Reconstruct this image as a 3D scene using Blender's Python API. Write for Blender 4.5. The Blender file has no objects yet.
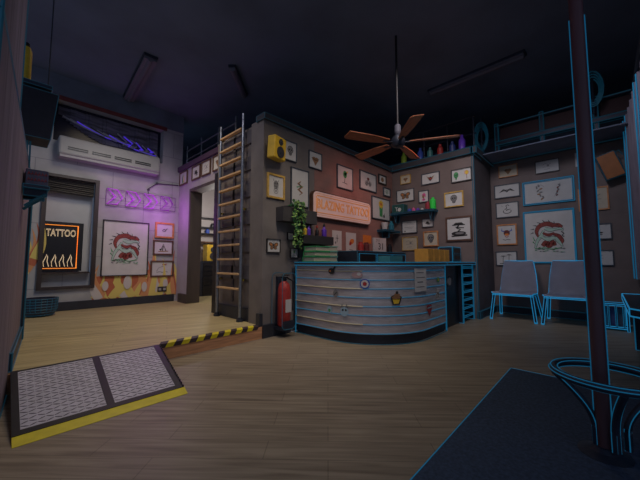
import bpy, bmesh, math, random
from mathutils import Vector, Matrix
random.seed(7)
S = bpy.context.scene
COL = S.collection
R_ = math.radians

# ------------------------------------------------------------------ camera, world, exposure, lights
cd = bpy.data.cameras.new('camera'); cam = bpy.data.objects.new('camera', cd); COL.objects.link(cam)
cd.sensor_width = 36; cd.lens = 301 / 640 * 36; cd.clip_start = 0.02
cam.location = (0, 0, 1.0)
cam.rotation_euler = (R_(90) + math.atan(22 / 301), 0, R_(43.46 - 90))
S.camera = cam
S.view_settings.view_transform = 'Standard'; S.view_settings.look = 'None'
S.view_settings.gamma = 1; S.view_settings.exposure = 0.35
S.view_settings.use_curve_mapping = False

w = bpy.data.worlds.new('world'); S.world = w; w.use_nodes = True
bg = w.node_tree.nodes['Background']
bg.inputs[0].default_value = (0.30, 0.40, 0.62, 1); bg.inputs[1].default_value = 0.33

def lamp(name, kind, loc, energy, color, size=0.3, rot=(0, 0, 0), spot=None, sy=None):
    l = bpy.data.lights.new(name, kind); l.energy = energy; l.color = color
    if kind == 'AREA':
        l.size = size
        if sy: l.shape = 'RECTANGLE'; l.size_y = sy
    elif kind in ('POINT', 'SPOT'): l.shadow_soft_size = size
    if kind == 'SPOT': l.spot_size = R_(spot or 90); l.spot_blend = 0.9
    o = bpy.data.objects.new(name, l); o.location = loc; o.rotation_euler = rot; COL.objects.link(o)
    return o
def aim(o, target):
    d = Vector(target) - Vector(o.location); o.rotation_euler = d.to_track_quat('-Z', 'Y').to_euler()

o = lamp('alcove_fill', 'SPOT', (1.35, 4.6, 4.1), 105, (1.0, 0.82, 0.58), 0.35, spot=125); aim(o, (1.3, 5.6, 0))  # unseen ceiling spot added to light the room, like the spots below
o = lamp('alcove_wall_fill', 'SPOT', (1.3, 4.2, 3.4), 44, (0.85, 0.88, 1.0), 0.35, spot=95); aim(o, (1.5, 6.85, 1.5))
o = lamp('ramp_fill', 'SPOT', (0.9, 2.2, 3.9), 44, (0.80, 0.82, 1.0), 0.3, spot=80); aim(o, (0.8, 3.0, 0))
o = lamp('counter_fill', 'SPOT', (2.3, 0.6, 3.9), 80, (1.0, 0.88, 0.82), 0.35, spot=75); aim(o, (3.8, 2.8, 1.0))
o = lamp('centre_fill', 'SPOT', (2.3, 2.0, 3.9), 62, (1.0, 0.84, 0.64), 0.3, spot=90); aim(o, (2.3, 2.6, 0))
o = lamp('picture_wall_fill', 'SPOT', (3.6, 1.6, 3.7), 72, (1.0, 0.88, 0.86), 0.35, spot=85); aim(o, (5.85, 2.4, 1.5))
o = lamp('waiting_fill', 'SPOT', (3.9, 0.5, 3.8), 56, (0.78, 0.80, 0.96), 0.35, spot=100); aim(o, (6.95, 0.4, 1.2))
o = lamp('ladder_fill', 'SPOT', (0.6, 3.2, 3.9), 34, (0.95, 0.88, 0.95), 0.3, spot=80); aim(o, (2.45, 4.1, 1.6))
o = lamp('back_room_fill', 'POINT', (3.5, 6.6, 2.0), 20, (1.0, 0.93, 0.88), 0.15)  # unseen point light added to brighten the storeroom
for k in range(4):
    lamp('neon_glow', 'POINT', (1.42 + 0.31 * k, 6.60, 2.22), 0.55 + 0.25 * (k == 3), (0.70, 0.10, 1.0), 0.06)
lamp('doorway_neon_fill', 'POINT', (2.2, 6.45, 1.9), 2.8, (0.70, 0.12, 1.0), 0.06)  # extra purple point added to carry the neon glow onto the doorway wall
o = lamp('sign_glow_fill', 'SPOT', (4.3, 1.5, 3.3), 42, (1.0, 0.34, 0.28), 0.3, spot=52); aim(o, (4.35, 3.35, 1.85))  # added red spot, no fixture; stands in for the sign's glow on the wall

# ------------------------------------------------------------------ materials
MATS = {}
def mat(name, color, rough=0.6, metal=0.0, noise=0.0, scale=8.0, bump=0.0, emit=None, es=1.0, alpha=None, stretch=None):
    if name in MATS: return MATS[name]
    m = bpy.data.materials.new(name); m.use_nodes = True; MATS[name] = m
    nt = m.node_tree; b = nt.nodes['Principled BSDF']
    b.inputs['Base Color'].default_value = (*color, 1); b.inputs['Roughness'].default_value = rough
    b.inputs['Metallic'].default_value = metal
    if emit: b.inputs['Emission Color'].default_value = (*emit, 1); b.inputs['Emission Strength'].default_value = es
    if noise or bump:
        tc = nt.nodes.new('ShaderNodeTexCoord'); mp = nt.nodes.new('ShaderNodeMapping')
        if stretch: mp.inputs['Scale'].default_value = stretch
        n = nt.nodes.new('ShaderNodeTexNoise'); n.inputs['Scale'].default_value = scale; n.inputs['Detail'].default_value = 6
        nt.links.new(tc.outputs['Object'], mp.inputs[0]); nt.links.new(mp.outputs[0], n.inputs['Vector'])
        if noise:
            r = nt.nodes.new('ShaderNodeValToRGB')
            r.color_ramp.elements[0].position = 0.3; r.color_ramp.elements[1].position = 0.7
            r.color_ramp.elements[0].color = (*[c * (1 - noise) for c in color], 1)
            r.color_ramp.elements[1].color = (*[min(1, c * (1 + noise)) for c in color], 1)
            nt.links.new(n.outputs[0], r.inputs[0]); nt.links.new(r.outputs[0], b.inputs['Base Color'])
        if bump:
            bp = nt.nodes.new('ShaderNodeBump'); bp.inputs['Strength'].default_value = bump; bp.inputs['Distance'].default_value = 0.02
            nt.links.new(n.outputs[0], bp.inputs['Height']); nt.links.new(bp.outputs[0], b.inputs['Normal'])
    return m

def plank_mat(name, c1, c2, mortar, rot, rough=0.45, sx=1.3, sy=0.13):
    m = bpy.data.materials.new(name); m.use_nodes = True; MATS[name] = m
    nt = m.node_tree; b = nt.nodes['Principled BSDF']; b.inputs['Roughness'].default_value = rough
    tc = nt.nodes.new('ShaderNodeTexCoord'); mp = nt.nodes.new('ShaderNodeMapping'); mp.inputs['Rotation'].default_value = (0, 0, R_(rot))
    br = nt.nodes.new('ShaderNodeTexBrick'); br.inputs['Scale'].default_value = 1
    br.inputs['Brick Width'].default_value = sx; br.inputs['Row Height'].default_value = sy
    br.inputs['Mortar Size'].default_value = 0.003; br.offset = 0.37
    br.inputs['Color1'].default_value = (*c1, 1); br.inputs['Color2'].default_value = (*c2, 1); br.inputs['Mortar'].default_value = (*mortar, 1)
    nt.links.new(tc.outputs['Object'], mp.inputs[0]); nt.links.new(mp.outputs[0], br.inputs['Vector'])
    mp2 = nt.nodes.new('ShaderNodeMapping'); mp2.inputs['Scale'].default_value = (1.2, 22, 1)
    n = nt.nodes.new('ShaderNodeTexNoise'); n.inputs['Scale'].default_value = 1.5; n.inputs['Detail'].default_value = 8; n.inputs['Distortion'].default_value = 0.6
    nt.links.new(mp.outputs[0], mp2.inputs[0]); nt.links.new(mp2.outputs[0], n.inputs['Vector'])
    mx = nt.nodes.new('ShaderNodeMix'); mx.data_type = 'RGBA'; mx.blend_type = 'MULTIPLY'; mx.inputs[0].default_value = 0.8
    r = nt.nodes.new('ShaderNodeValToRGB'); r.color_ramp.elements[0].position = 0.3; r.color_ramp.elements[0].color = (0.45, 0.42, 0.4, 1); r.color_ramp.elements[1].position = 0.65
    nt.links.new(n.outputs[0], r.inputs[0]); nt.links.new(br.outputs['Color'], mx.inputs[6]); nt.links.new(r.outputs[0], mx.inputs[7])
    nt.links.new(mx.outputs[2], b.inputs['Base Color'])
    return m

def panel_mat(name, c1, c2, mortar, bw, rh, rough=0.7, rotx=90, msize=0.006, bump=0.4):
    """bricks or boards on a vertical wall; the wall runs along local X"""
    m = bpy.data.materials.new(name); m.use_nodes = True; MATS[name] = m
    nt = m.node_tree; b = nt.nodes['Principled BSDF']; b.inputs['Roughness'].default_value = rough
    tc = nt.nodes.new('ShaderNodeTexCoord'); sp = nt.nodes.new('ShaderNodeSeparateXYZ'); cb = nt.nodes.new('ShaderNodeCombineXYZ')
    ad = nt.nodes.new('ShaderNodeMath'); ad.operation = 'ADD'
    nt.links.new(tc.outputs['Object'], sp.inputs[0])
    nt.links.new(sp.outputs[0], ad.inputs[0]); nt.links.new(sp.outputs[1], ad.inputs[1])
    nt.links.new(ad.outputs[0], cb.inputs[0]); nt.links.new(sp.outputs[2], cb.inputs[1])
    br = nt.nodes.new('ShaderNodeTexBrick'); br.inputs['Scale'].default_value = 1
    br.inputs['Brick Width'].default_value = bw; br.inputs['Row Height'].default_value = rh; br.inputs['Mortar Size'].default_value = msize
    br.inputs['Color1'].default_value = (*c1, 1); br.inputs['Color2'].default_value = (*c2, 1); br.inputs['Mortar'].default_value = (*mortar, 1)
    nt.links.new(cb.outputs[0], br.inputs['Vector'])
    n = nt.nodes.new('ShaderNodeTexNoise'); n.inputs['Scale'].default_value = 2.5; n.inputs['Detail'].default_value = 7
    nt.links.new(tc.outputs['Object'], n.inputs['Vector'])
    r = nt.nodes.new('ShaderNodeValToRGB'); r.color_ramp.elements[0].position = 0.3; r.color_ramp.elements[0].color = (0.7, 0.7, 0.7, 1); r.color_ramp.elements[1].position = 0.7
    mx = nt.nodes.new('ShaderNodeMix'); mx.data_type = 'RGBA'; mx.blend_type = 'MULTIPLY'; mx.inputs[0].default_value = 1
    nt.links.new(n.outputs[0], r.inputs[0]); nt.links.new(br.outputs['Color'], mx.inputs[6]); nt.links.new(r.outputs[0], mx.inputs[7])
    nt.links.new(mx.outputs[2], b.inputs['Base Color'])
    bp = nt.nodes.new('ShaderNodeBump'); bp.inputs['Strength'].default_value = bump; bp.inputs['Distance'].default_value = 0.01; bp.invert = True
    nt.links.new(br.outputs['Fac'], bp.inputs['Height']); nt.links.new(bp.outputs[0], b.inputs['Normal'])
    return m

wood_floor = plank_mat('oak_floor', (0.38, 0.31, 0.22), (0.345, 0.28, 0.20), (0.25, 0.20, 0.14), 48, sx=0.9, sy=0.16)
plat_floor = plank_mat('platform_oak', (0.60, 0.50, 0.25), (0.55, 0.45, 0.225), (0.38, 0.30, 0.15), 20)
riser_m = mat('riser_wood', (0.60, 0.30, 0.15), 0.6, noise=0.25, scale=4, stretch=(1, 1, 10))
ceil_m = mat('ceiling_paint', (0.12, 0.155, 0.22), 0.9, noise=0.2, scale=1)
dark_wall = mat('upper_wall_paint', (0.14, 0.16, 0.22), 0.9, noise=0.2, scale=2)
brick_glow_red = panel_mat('glow_tinted_brick', (0.38, 0.20, 0.17), (0.35, 0.185, 0.155), (0.30, 0.18, 0.15), 0.45, 0.13, msize=0.004, bump=0.2)  # red glow of the sign is put into this brick colour
grey_plaster = mat('grey_plaster', (0.20, 0.175, 0.165), 0.85, noise=0.18, scale=3, bump=0.1)
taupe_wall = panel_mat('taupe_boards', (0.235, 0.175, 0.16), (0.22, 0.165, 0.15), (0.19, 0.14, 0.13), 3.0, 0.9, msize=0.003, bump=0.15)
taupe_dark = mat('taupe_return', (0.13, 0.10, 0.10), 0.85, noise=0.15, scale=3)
white_tile = panel_mat('pale_blocks', (0.50, 0.49, 0.50), (0.47, 0.46, 0.48), (0.33, 0.32, 0.35), 1.1, 0.55, msize=0.006, bump=0.3)
dark_frame = mat('dark_brown_wood', (0.045, 0.032, 0.03), 0.5, noise=0.3, scale=10, stretch=(1, 1, 0.2))
jamb_m = mat('jamb_wood', (0.07, 0.055, 0.05), 0.6, noise=0.3, scale=6, stretch=(1, 1, 0.15))
base_m = mat('baseboard_navy', (0.03, 0.033, 0.045), 0.5, noise=0.2, scale=5)
black_m = mat('black_satin', (0.012, 0.012, 0.016), 0.4, noise=0.2, scale=20)
steel = mat('galvanised_steel', (0.30, 0.33, 0.38), 0.35, 0.8, noise=0.15, scale=30)
plate_m = mat('diamond_plate', (0.50, 0.49, 0.58), 0.5, 0.3, noise=0.12, scale=12)
plate_lug = mat('worn_lugs', (0.16, 0.15, 0.18), 0.5, 0.4, noise=0.1, scale=12)
yellow_p = mat('hazard_yellow', (0.75, 0.62, 0.02), 0.5, noise=0.1, scale=14)
hz_dark = mat('hazard_dark', (0.05, 0.03, 0.035), 0.6, noise=0.2, scale=14)
rung_m = mat('pale_pine', (0.62, 0.40, 0.20), 0.6, noise=0.2, scale=8, stretch=(8, 1, 8))
wire = mat('cyan_line', (0.02, 0.24, 0.40), 0.5, emit=(0.008, 0.15, 0.30), es=0.24)  # wireframe outlines on edges, no lamps; their glow is put in as emission
wire_dim = mat('cyan_line_dim', (0.02, 0.10, 0.15), 0.5, emit=(0.005, 0.06, 0.10), es=0.12)
wire_hot = mat('cyan_line_bright', (0.02, 0.35, 0.60), 0.5, emit=(0.012, 0.20, 0.42), es=0.46)
paper = mat('paper_white', (0.62, 0.60, 0.58), 0.8, noise=0.06, scale=6)
paper_cream = mat('paper_cream', (0.58, 0.50, 0.38), 0.8, noise=0.1, scale=6)
ink = mat('ink_black', (0.03, 0.028, 0.028), 0.7, noise=0.1, scale=30)
ink_grey = mat('ink_grey', (0.22, 0.21, 0.21), 0.7, noise=0.2, scale=30)
serp_red = mat('serpent_red', (0.27, 0.05, 0.04), 0.7, noise=0.35, scale=40)
red = mat('red_paint', (0.42, 0.035, 0.03), 0.5, noise=0.2, scale=20)
dred = mat('dark_red_paint', (0.16, 0.03, 0.03), 0.6, noise=0.2, scale=10)
green = mat('green_paint', (0.06, 0.30, 0.10), 0.5, noise=0.2, scale=20)
pale_green = mat('pale_green_paint', (0.42, 0.58, 0.48), 0.6, noise=0.1, scale=20)
yellow = mat('yellow_paint', (0.80, 0.52, 0.04), 0.5, noise=0.12, scale=20)
orange = mat('orange_paint', (0.75, 0.22, 0.04), 0.6, noise=0.12, scale=20)
brown = mat('brown_paint', (0.30, 0.15, 0.07), 0.6, noise=0.2, scale=20)
pink = mat('pink_paint', (0.70, 0.10, 0.30), 0.6, noise=0.1, scale=20)
blue = mat('blue_paint', (0.05, 0.10, 0.45), 0.5, noise=0.1, scale=20)
purple = mat('purple_glaze', (0.16, 0.06, 0.55), 0.3, noise=0.1, scale=20)
gold_f = mat('gold_frame', (0.62, 0.38, 0.09), 0.5, noise=0.25, scale=14)
orange_f = mat('orange_frame', (0.60, 0.24, 0.08), 0.5, noise=0.25, scale=14)
cone_m = mat('speaker_cone', (0.04, 0.04, 0.05), 0.5, noise=0.1, scale=30)
spk_y = mat('speaker_yellow', (0.72, 0.46, 0.04), 0.45, noise=0.12, scale=10)
spk_o = mat('speaker_orange', (0.36, 0.12, 0.03), 0.55, noise=0.12, scale=10)
fan_w = mat('fan_blade_wood', (0.36, 0.125, 0.06), 0.5, noise=0.3, scale=6, stretch=(1, 8, 1))
counter_m = mat('brushed_counter', (0.58, 0.54, 0.55), 0.42, 0.3, noise=0.18, scale=5, stretch=(1, 1, 6))
leafm = mat('ivy_leaf', (0.22, 0.38, 0.09), 0.6, noise=0.35, scale=18)
chair_m = mat('chair_shell_grey', (0.46, 0.47, 0.58), 0.55, noise=0.08, scale=6)
curtain_m = mat('curtain_fabric', (0.20, 0.17, 0.21), 0.85, noise=0.2, scale=5, stretch=(3, 3, 0.5))
rug_m = mat('navy_rug', (0.045, 0.07, 0.12), 0.95, noise=0.3, scale=60, bump=0.2)
navy = mat('navy_metal', (0.035, 0.042, 0.065), 0.45, 0.3, noise=0.15, scale=8)
pole_m = mat('oxblood_pole', (0.11, 0.045, 0.05), 0.5, noise=0.3, scale=5, stretch=(1, 1, 0.3))
tube_m = mat('tube_cover', (0.13, 0.13, 0.17), 0.6, noise=0.05, scale=4)
neon_or = mat('neon_orange', (0.9, 0.35, 0.06), 0.4, emit=(1.0, 0.26, 0.03), es=0.62)
neon_wh = mat('neon_cream', (0.8, 0.7, 0.5), 0.4, emit=(1.0, 0.72, 0.42), es=0.30)
neon_pu = mat('neon_purple', (0.5, 0.05, 0.7), 0.4, emit=(0.55, 0.04, 0.75), es=0.14)
neon_pd = mat('neon_purple_dim', (0.25, 0.03, 0.35), 0.4, emit=(0.4, 0.03, 0.6), es=0.07)
neon_bl = mat('neon_blue', (0.1, 0.05, 0.6), 0.4, emit=(0.10, 0.04, 0.9), es=0.30)
sign_face = mat('sign_face', (0.62, 0.45, 0.42), 0.6, emit=(1.0, 0.62, 0.56), es=0.10, noise=0.05, scale=4)
sign_line = mat('sign_orange', (0.6, 0.25, 0.06), 0.6, emit=(1.0, 0.35, 0.08), es=0.12)
cream_l = mat('cream_groove', (0.65, 0.58, 0.36), 0.5)
ac_m = mat('ac_white', (0.36, 0.35, 0.36), 0.5, noise=0.05, scale=4)
room_white = mat('back_room_wall', (0.55, 0.50, 0.48), 0.8, noise=0.05, scale=3)
glass = mat('window_glass', (0.55, 0.55, 0.58), 0.25, noise=0.1, scale=2)

# ------------------------------------------------------------------ mesh helpers
class MB:
    def __init__(s): s.bm = bmesh.new(); s.mi = 0
    def _f(s, faces):
        for f in faces: f.material_index = s.mi
        return s
    def box(s, a, b, bevel=0.0):
        r = bmesh.ops.create_cube(s.bm, size=1); vs = r['verts']
        for v in vs:
            v.co = Vector([(a[i] + b[i]) / 2 + v.co[i] * (b[i] - a[i]) for i in range(3)])
        fs = {f for v in vs for f in v.link_faces}
        s._f(fs)
        if bevel:
            es = {e for v in vs for e in v.link_edges}
            r = bmesh.ops.bevel(s.bm, geom=list(es), offset=bevel, segments=2, affect='EDGES', profile=0.5)
            s._f(r['faces'])
        return s
    def cyl(s, p0, p1, r0, r1=None, seg=16, caps=True):
        p0, p1 = Vector(p0), Vector(p1); r1 = r0 if r1 is None else r1
        d = p1 - p0
        q = d.to_track_quat('Z', 'Y').to_matrix().to_4x4()
        r = bmesh.ops.create_cone(s.bm, cap_ends=caps, segments=seg, radius1=max(r0, 1e-4), radius2=max(r1, 1e-4), depth=d.length,
                                  matrix=Matrix.Translation((p0 + p1) / 2) @ q)
        s._f({f for v in r['verts'] for f in v.link_faces}); return s
    def tube(s, pts, r, seg=8, closed=False):
        pts = [Vector(p) for p in pts]; n = len(pts); rings = []
        up = Vector((0, 0, 1))
        for i, p in enumerate(pts):
            a = pts[(i - 1) % n] if (closed or i > 0) else p
            b = pts[(i + 1) % n] if (closed or i < n - 1) else p
            t = (b - a).normalized()
            u = t.cross(up)
            if u.length < 0.05: u = t.cross(Vector((1, 0, 0)))
            u.normalize(); v = t.cross(u)
            rr = r[i] if isinstance(r, (list, tuple)) else r
            rings.append([s.bm.verts.new(p + (u * math.cos(2 * math.pi * k / seg) + v * math.sin(2 * math.pi * k / seg)) * rr) for k in range(seg)])
        fs = []
        for i in range(n if closed else n - 1):
            A, B = rings[i], rings[(i + 1) % n]
            for k in range(seg): fs.append(s.bm.faces.new((A[k], A[(k + 1) % seg], B[(k + 1) % seg], B[k])))
        if not closed:
            fs.append(s.bm.faces.new(rings[0][::-1])); fs.append(s.bm.faces.new(rings[-1]))
        s._f(fs); return s
    def lathe(s, prof, c=(0, 0, 0), seg=20):
        rings = []
        for r, z in prof:
            rings.append([s.bm.verts.new((c[0] + r * math.cos(2 * math.pi * k / seg), c[1] + r * math.sin(2 * math.pi * k / seg), c[2] + z)) for k in range(seg)])
        fs = []
        for i in range(len(rings) - 1):
            A, B = rings[i], rings[i + 1]
            for k in range(seg): fs.append(s.bm.faces.new((A[k], A[(k + 1) % seg], B[(k + 1) % seg], B[k])))
        fs.append(s.bm.faces.new(rings[0][::-1])); fs.append(s.bm.faces.new(rings[-1]))
        s._f(fs); return s
    def poly(s, pts, y=0.0, th=0.0015):
        """flat shape in the local XZ plane, front face at y, looking to -Y, with a real thickness"""
        f = [s.bm.verts.new((x, y, z)) for x, z in pts]; b = [s.bm.verts.new((x, y + th, z)) for x, z in pts]
        n = len(pts); fs = [s.bm.faces.new(f), s.bm.faces.new(b[::-1])]
        for i in range(n): fs.append(s.bm.faces.new((f[i], b[i], b[(i + 1) % n], f[(i + 1) % n])))
        s._f(fs); return s
    def slab(s, pts, z0, z1):
        a = [s.bm.verts.new((x, y, z0)) for x, y in pts]; b = [s.bm.verts.new((x, y, z1)) for x, y in pts]
        n = len(pts); fs = [s.bm.faces.new(a[::-1]), s.bm.faces.new(b)]
        for i in range(n): fs.append(s.bm.faces.new((a[i], a[(i + 1) % n], b[(i + 1) % n], b[i])))
        s._f(fs); return s
    def blob(s, x, z, rx, rz, y=0.0, n=14, rot=0.0, th=0.0015):
        c, q = math.cos(rot), math.sin(rot)
        pts = []
        for k in range(n):
            a = 2 * math.pi * k / n; u, v = rx * math.cos(a), rz * math.sin(a)
            pts.append((x + u * c - v * q, z + u * q + v * c))
        return s.poly(pts, y, th)
    def stroke(s, pts, wd, y=0.0, th=0.0015):
        n = len(pts); L, Rr = [], []
        for i, (x, z) in enumerate(pts):
            ax, az = pts[max(i - 1, 0)]; bx, bz = pts[min(i + 1, n - 1)]
            dx, dz = bx - ax, bz - az; l = math.hypot(dx, dz) or 1
            ww = (wd[i] if isinstance(wd, (list, tuple)) else wd) / 2
            L.append((x - dz / l * ww, z + dx / l * ww)); Rr.append((x + dz / l * ww, z - dx / l * ww))
        for i in range(n - 1): s.poly([L[i], L[i + 1], Rr[i + 1], Rr[i]], y, th)
        return s
    def m(s, i): s.mi = i; return s
    def build(s, name, mats, parent=None, wr=0.0, wm=None, ang=28, smooth=False, loc=None, rotz=0, skip=None):
        if not isinstance(mats, (list, tuple)): mats = [mats]
        mats = list(mats); bm = s.bm
        bmesh.ops.recalc_face_normals(bm, faces=bm.faces[:])
        if wr:
            mats.append(wm or wire); wi = len(mats) - 1
            segs = []
            for e in bm.edges:
                if len(e.link_faces) == 2 and math.degrees(e.calc_face_angle(0)) > ang or len(e.link_faces) == 1:
                    a, b = e.verts[0].co.copy(), e.verts[1].co.copy()
                    if skip and skip(a, b): continue
                    segs.append((a, b))
            s.mi = wi
            for a, b in segs:
                if (b - a).length > 1e-4: s.cyl(a, b, wr, seg=4)
        me = bpy.data.meshes.new(name); bm.to_mesh(me); bm.free()
        for mm in mats: me.materials.append(mm)
        if smooth:
            for p in me.polygons: p.use_smooth = True
            try: me.set_sharp_from_angle(angle=R_(40))
            except Exception: pass
        o = bpy.data.objects.new(name, me); COL.objects.link(o)
        if parent: o.parent = parent
        if loc: o.location = loc
        if rotz: o.rotation_euler = (0, 0, rotz)
        return o

def tag(o, label, cat, group=None, kind=None):
    o['label'] = label; o['category'] = cat
    if group: o['group'] = group
    if kind: o['kind'] = kind
    return o
def thing(name, label, cat, loc=(0, 0, 0), rotz=0, group=None):
    o = bpy.data.objects.new(name, None); o.empty_display_size = 0.1; COL.objects.link(o)
    o.location = loc; o.rotation_euler = (0, 0, rotz)
    return tag(o, label, cat, group)
def struct(o, label=None):
    o['kind'] = 'structure'
    if label: o['label'] = label
    return o
def box_struct(name, m, a, b, label=None, **k):
    return struct(MB().box(a, b).build(name, m, **k), label)

def text_mesh(name, txt, size, mats, parent, loc, bevel=0.0, extrude=0.002, outline=False, align='CENTER', sx=1.0, rot=(R_(90), 0, 0)):
    c = bpy.data.curves.new(name, 'FONT'); c.body = txt; c.size = size; c.align_x = align; c.align_y = 'CENTER'
    if outline: c.fill_mode = 'NONE'; c.bevel_depth = bevel; c.bevel_resolution = 1
    else: c.extrude = extrude
    c.resolution_u = 3
    t = bpy.data.objects.new('tmp', c); COL.objects.link(t)
    dg = bpy.context.evaluated_depsgraph_get()
    me = bpy.data.meshes.new_from_object(t.evaluated_get(dg)); me.name = name
    bpy.data.objects.remove(t); me.materials.clear(); me.materials.append(mats)
    M = Matrix.Translation(loc) @ Matrix.Rotation(rot[0], 4, 'X') @ Matrix.Diagonal((sx, 1, 1, 1))
    me.transform(M)
    o = bpy.data.objects.new(name, me); COL.objects.link(o); o.parent = parent
    return o

FACE_X = R_(-90)      # local -Y turned to world -X

# ------------------------------------------------------------------ room shell
box_struct('floor', wood_floor, (-1.5, -2.5, -0.1), (7.4, 3.34, 0.0))
pl = MB(); pl.slab([(-2.2, 3.345), (2.5, 3.345), (2.5, 4.9), (6.0, 4.9), (6.0, 8.0), (-2.2, 8.0)], -0.1, 0.16)
struct(pl.build('trim_2', plat_floor), 'raised wooden platform floor of the alcove')
struct(MB().box((-0.1, 3.325, 0), (2.40, 3.345, 0.15)).build('trim_3', riser_m), 'wooden riser under the platform edge')
box_struct('ceiling', ceil_m, (-2.2, -2.5, 4.3), (9, 9, 4.4))
# hazard stripe along the platform edge
hz = MB()
n = 15; x0, x1 = 1.14, 2.35
st = (x1 - x0) / n
for i in range(n):
    hz.mi = i % 2
    a = x0 + i * st; k = 0.05
    P1 = [(a - k * .5, 3.319, 0.125), (a + st - k * .5, 3.319, 0.125), (a + st, 3.319, 0.168), (a, 3.319, 0.168), (a + st + k, 3.415, 0.168), (a + k, 3.415, 0.168)]
    v = [hz.bm.verts.new(p) for p in P1]; v2 = [hz.bm.verts.new((p[0], p[1] + (.004 if j < 4 else 0), p[2] - (.004 if j > 1 else 0))) for j, p in enumerate(P1)]
    hz._f([hz.bm.faces.new([v[j] for j in (0, 1, 2, 3)]), hz.bm.faces.new([v[j] for j in (3, 2, 4, 5)]), hz.bm.faces.new([v2[j] for j in (3, 2, 1, 0)]), hz.bm.faces.new([v2[j] for j in (5, 4, 2, 3)]),
           hz.bm.faces.new([v[0], v[1], v2[1], v2[0]]), hz.bm.faces.new([v[5], v[4], v2[4], v2[5]])])
struct(hz.build('trim_4', [hz_dark, yellow_p]), 'yellow and black hazard stripe on the platform edge')

# left wall (behind neon arrows); lower part, window niche, strip window above
lw = MB()
Y = 6.85
lw.box((-2.2, Y, 0.16), (0.44, Y + 0.3, 3.12)); lw.box((1.16, Y, 0.16), (2.7, Y + 0.3, 3.12))
lw.box((0.44, Y, 0.16), (1.16, Y + 0.3, 0.56)); lw.box((0.44, Y, 2.48), (1.16, Y + 0.3, 3.12))
lw.box((2.28, Y, 3.12), (2.7, Y + 0.3, 3.92)); lw.box((-2.2, Y, 3.12), (0.5, Y + 0.3, 3.92)); lw.box((0.5, Y, 3.86), (2.28, Y + 0.3, 3.92))
wl = struct(lw.build('wall_left', white_tile))
box_struct('wall_left_upper', dark_wall, (-2.2, Y - .02, 3.92), (2.7, Y + 0.3, 4.3), 'dark band at the top of the left wall')
# flames painted on the wall
fl = MB()
def flame(x, z0, h, wd, lean, mi, y):
    fl.mi = mi; pts = []; ws = []; y = y
    for k in range(9):
        t = k / 8
        pts.append((x + lean * math.sin(t * 2.6) * wd, z0 + h * t)); ws.append(wd * (1 - t) ** 0.8 * (1 + 0.35 * math.sin(t * 6)) + 0.004)
    fl.stroke(pts, ws, y)
rr = random.Random(3)
x = 1.20
fl.mi = 0; 
fl.mi = 0; fl.poly([(1.17, 0.30), (2.66, 0.30), (2.66, 0.80), (2.4, 0.72), (2.1, 0.85), (1.8, 0.72), (1.5, 0.78), (1.17, 0.72)], Y - 0.002, 0.002)
for i in range(15):
    x = 1.22 + i * 0.098
    flame(x, 0.31, 0.50 + rr.random() * 0.30, 0.13 + 0.05 * rr.random(), rr.choice((-1, 1)) * 0.8, rr.choice((0, 1, 2)), Y - 0.0035 - 0.0003 * i)
for i in range(8):
    x = 1.28 + i * 0.18
    flame(x, 0.31, 0.28 + rr.random() * 0.28, 0.12, rr.choice((-1, 1)), rr.choice((1, 2, 3)), Y - 0.009 - 0.0003 * i)
for a in ((2.12, .31, 1.25, .12, .5, 1), (2.15, .31, 1.0, .10, .7, 2), (2.62, .31, .95, .10, -.6, 0), (2.60, .31, .7, .08, -.6, 1), (2.30, .31, .75, .12, .8, 2)):
    fi_ = globals().get('fi_', 0) + 1; flame(*a, Y - 0.0125 - .0016 * fi_)
for a in ((1.72, .60, .07, .13), (1.36, .55, .05, .09), (2.02, .50, .05, .10), (2.42, .55, .05, .09)):
    fl.mi = 3; fl.blob(a[0], a[1], a[2], a[3], Y - 0.0235)
for i in range(4):
    flame(0.22 + i * 0.05, 0.75 + 0.1 * i, 0.7, 0.12, 0.8, (2, 1, 0, 2)[i], Y - 0.003 - 0.0006 * i)
fl.build('flame_mural', [mat('mural_red', (0.50, 0.14, 0.07), 0.8), mat('mural_orange', (0.66, 0.30, 0.13), 0.8), mat('mural_yellow', (0.72, 0.58, 0.16), 0.8), mat('mural_pale', (0.6, 0.55, 0.52), 0.8)], wl)
box_struct('baseboard_left', base_m, (0.25, Y - 0.035, 0.16), (2.6, Y, 0.31))
# niche window with dark frame
wn = MB(); z0, z1 = 0.53, 2.52; xa, xb = 0.41, 1.19
wn.box((xa, Y - 0.05, z0), (xa + 0.06, Y + 0.02, z1)); wn.box((xb - 0.06, Y - 0.05, z0), (xb, Y + 0.02, z1))
wn.box((xa + .06, Y - 0.05, z0), (xb - .06, Y + 0.02, z0 + 0.05)); wn.box((xa + .06, Y - 0.05, z1 - 0.05), (xb - .06, Y + 0.02, z1))
wf = struct(wn.build('window_1', dark_frame), 'dark framed window with a neon sign behind the frame')
MB().box((xa + .05, Y + 0.2, z0 + .04), (xb - .05, Y + 0.22, z1 - .04)).build('window_pane', glass, wf)
sl = MB()
for i in range(7): sl.cyl((xa + .07, Y + .04 + .012 * (i % 2), 2.24 + i * 0.035), (xb - .07, Y + .04 + .012 * (i % 2), 2.22 + i * 0.035), 0.02, seg=8)
sl.build('rolled_shutter', black_m, wf)
MB().box((xa + .05, Y + .10, z0 + .04), (xb - .05, Y + .13, .80)).build('lower_panel', white_tile, wf)
MB().box((xa + .06, Y - .05, .80), (xb - .08, Y + .12, .825)).build('window_sill', dark_frame, wf)
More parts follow.
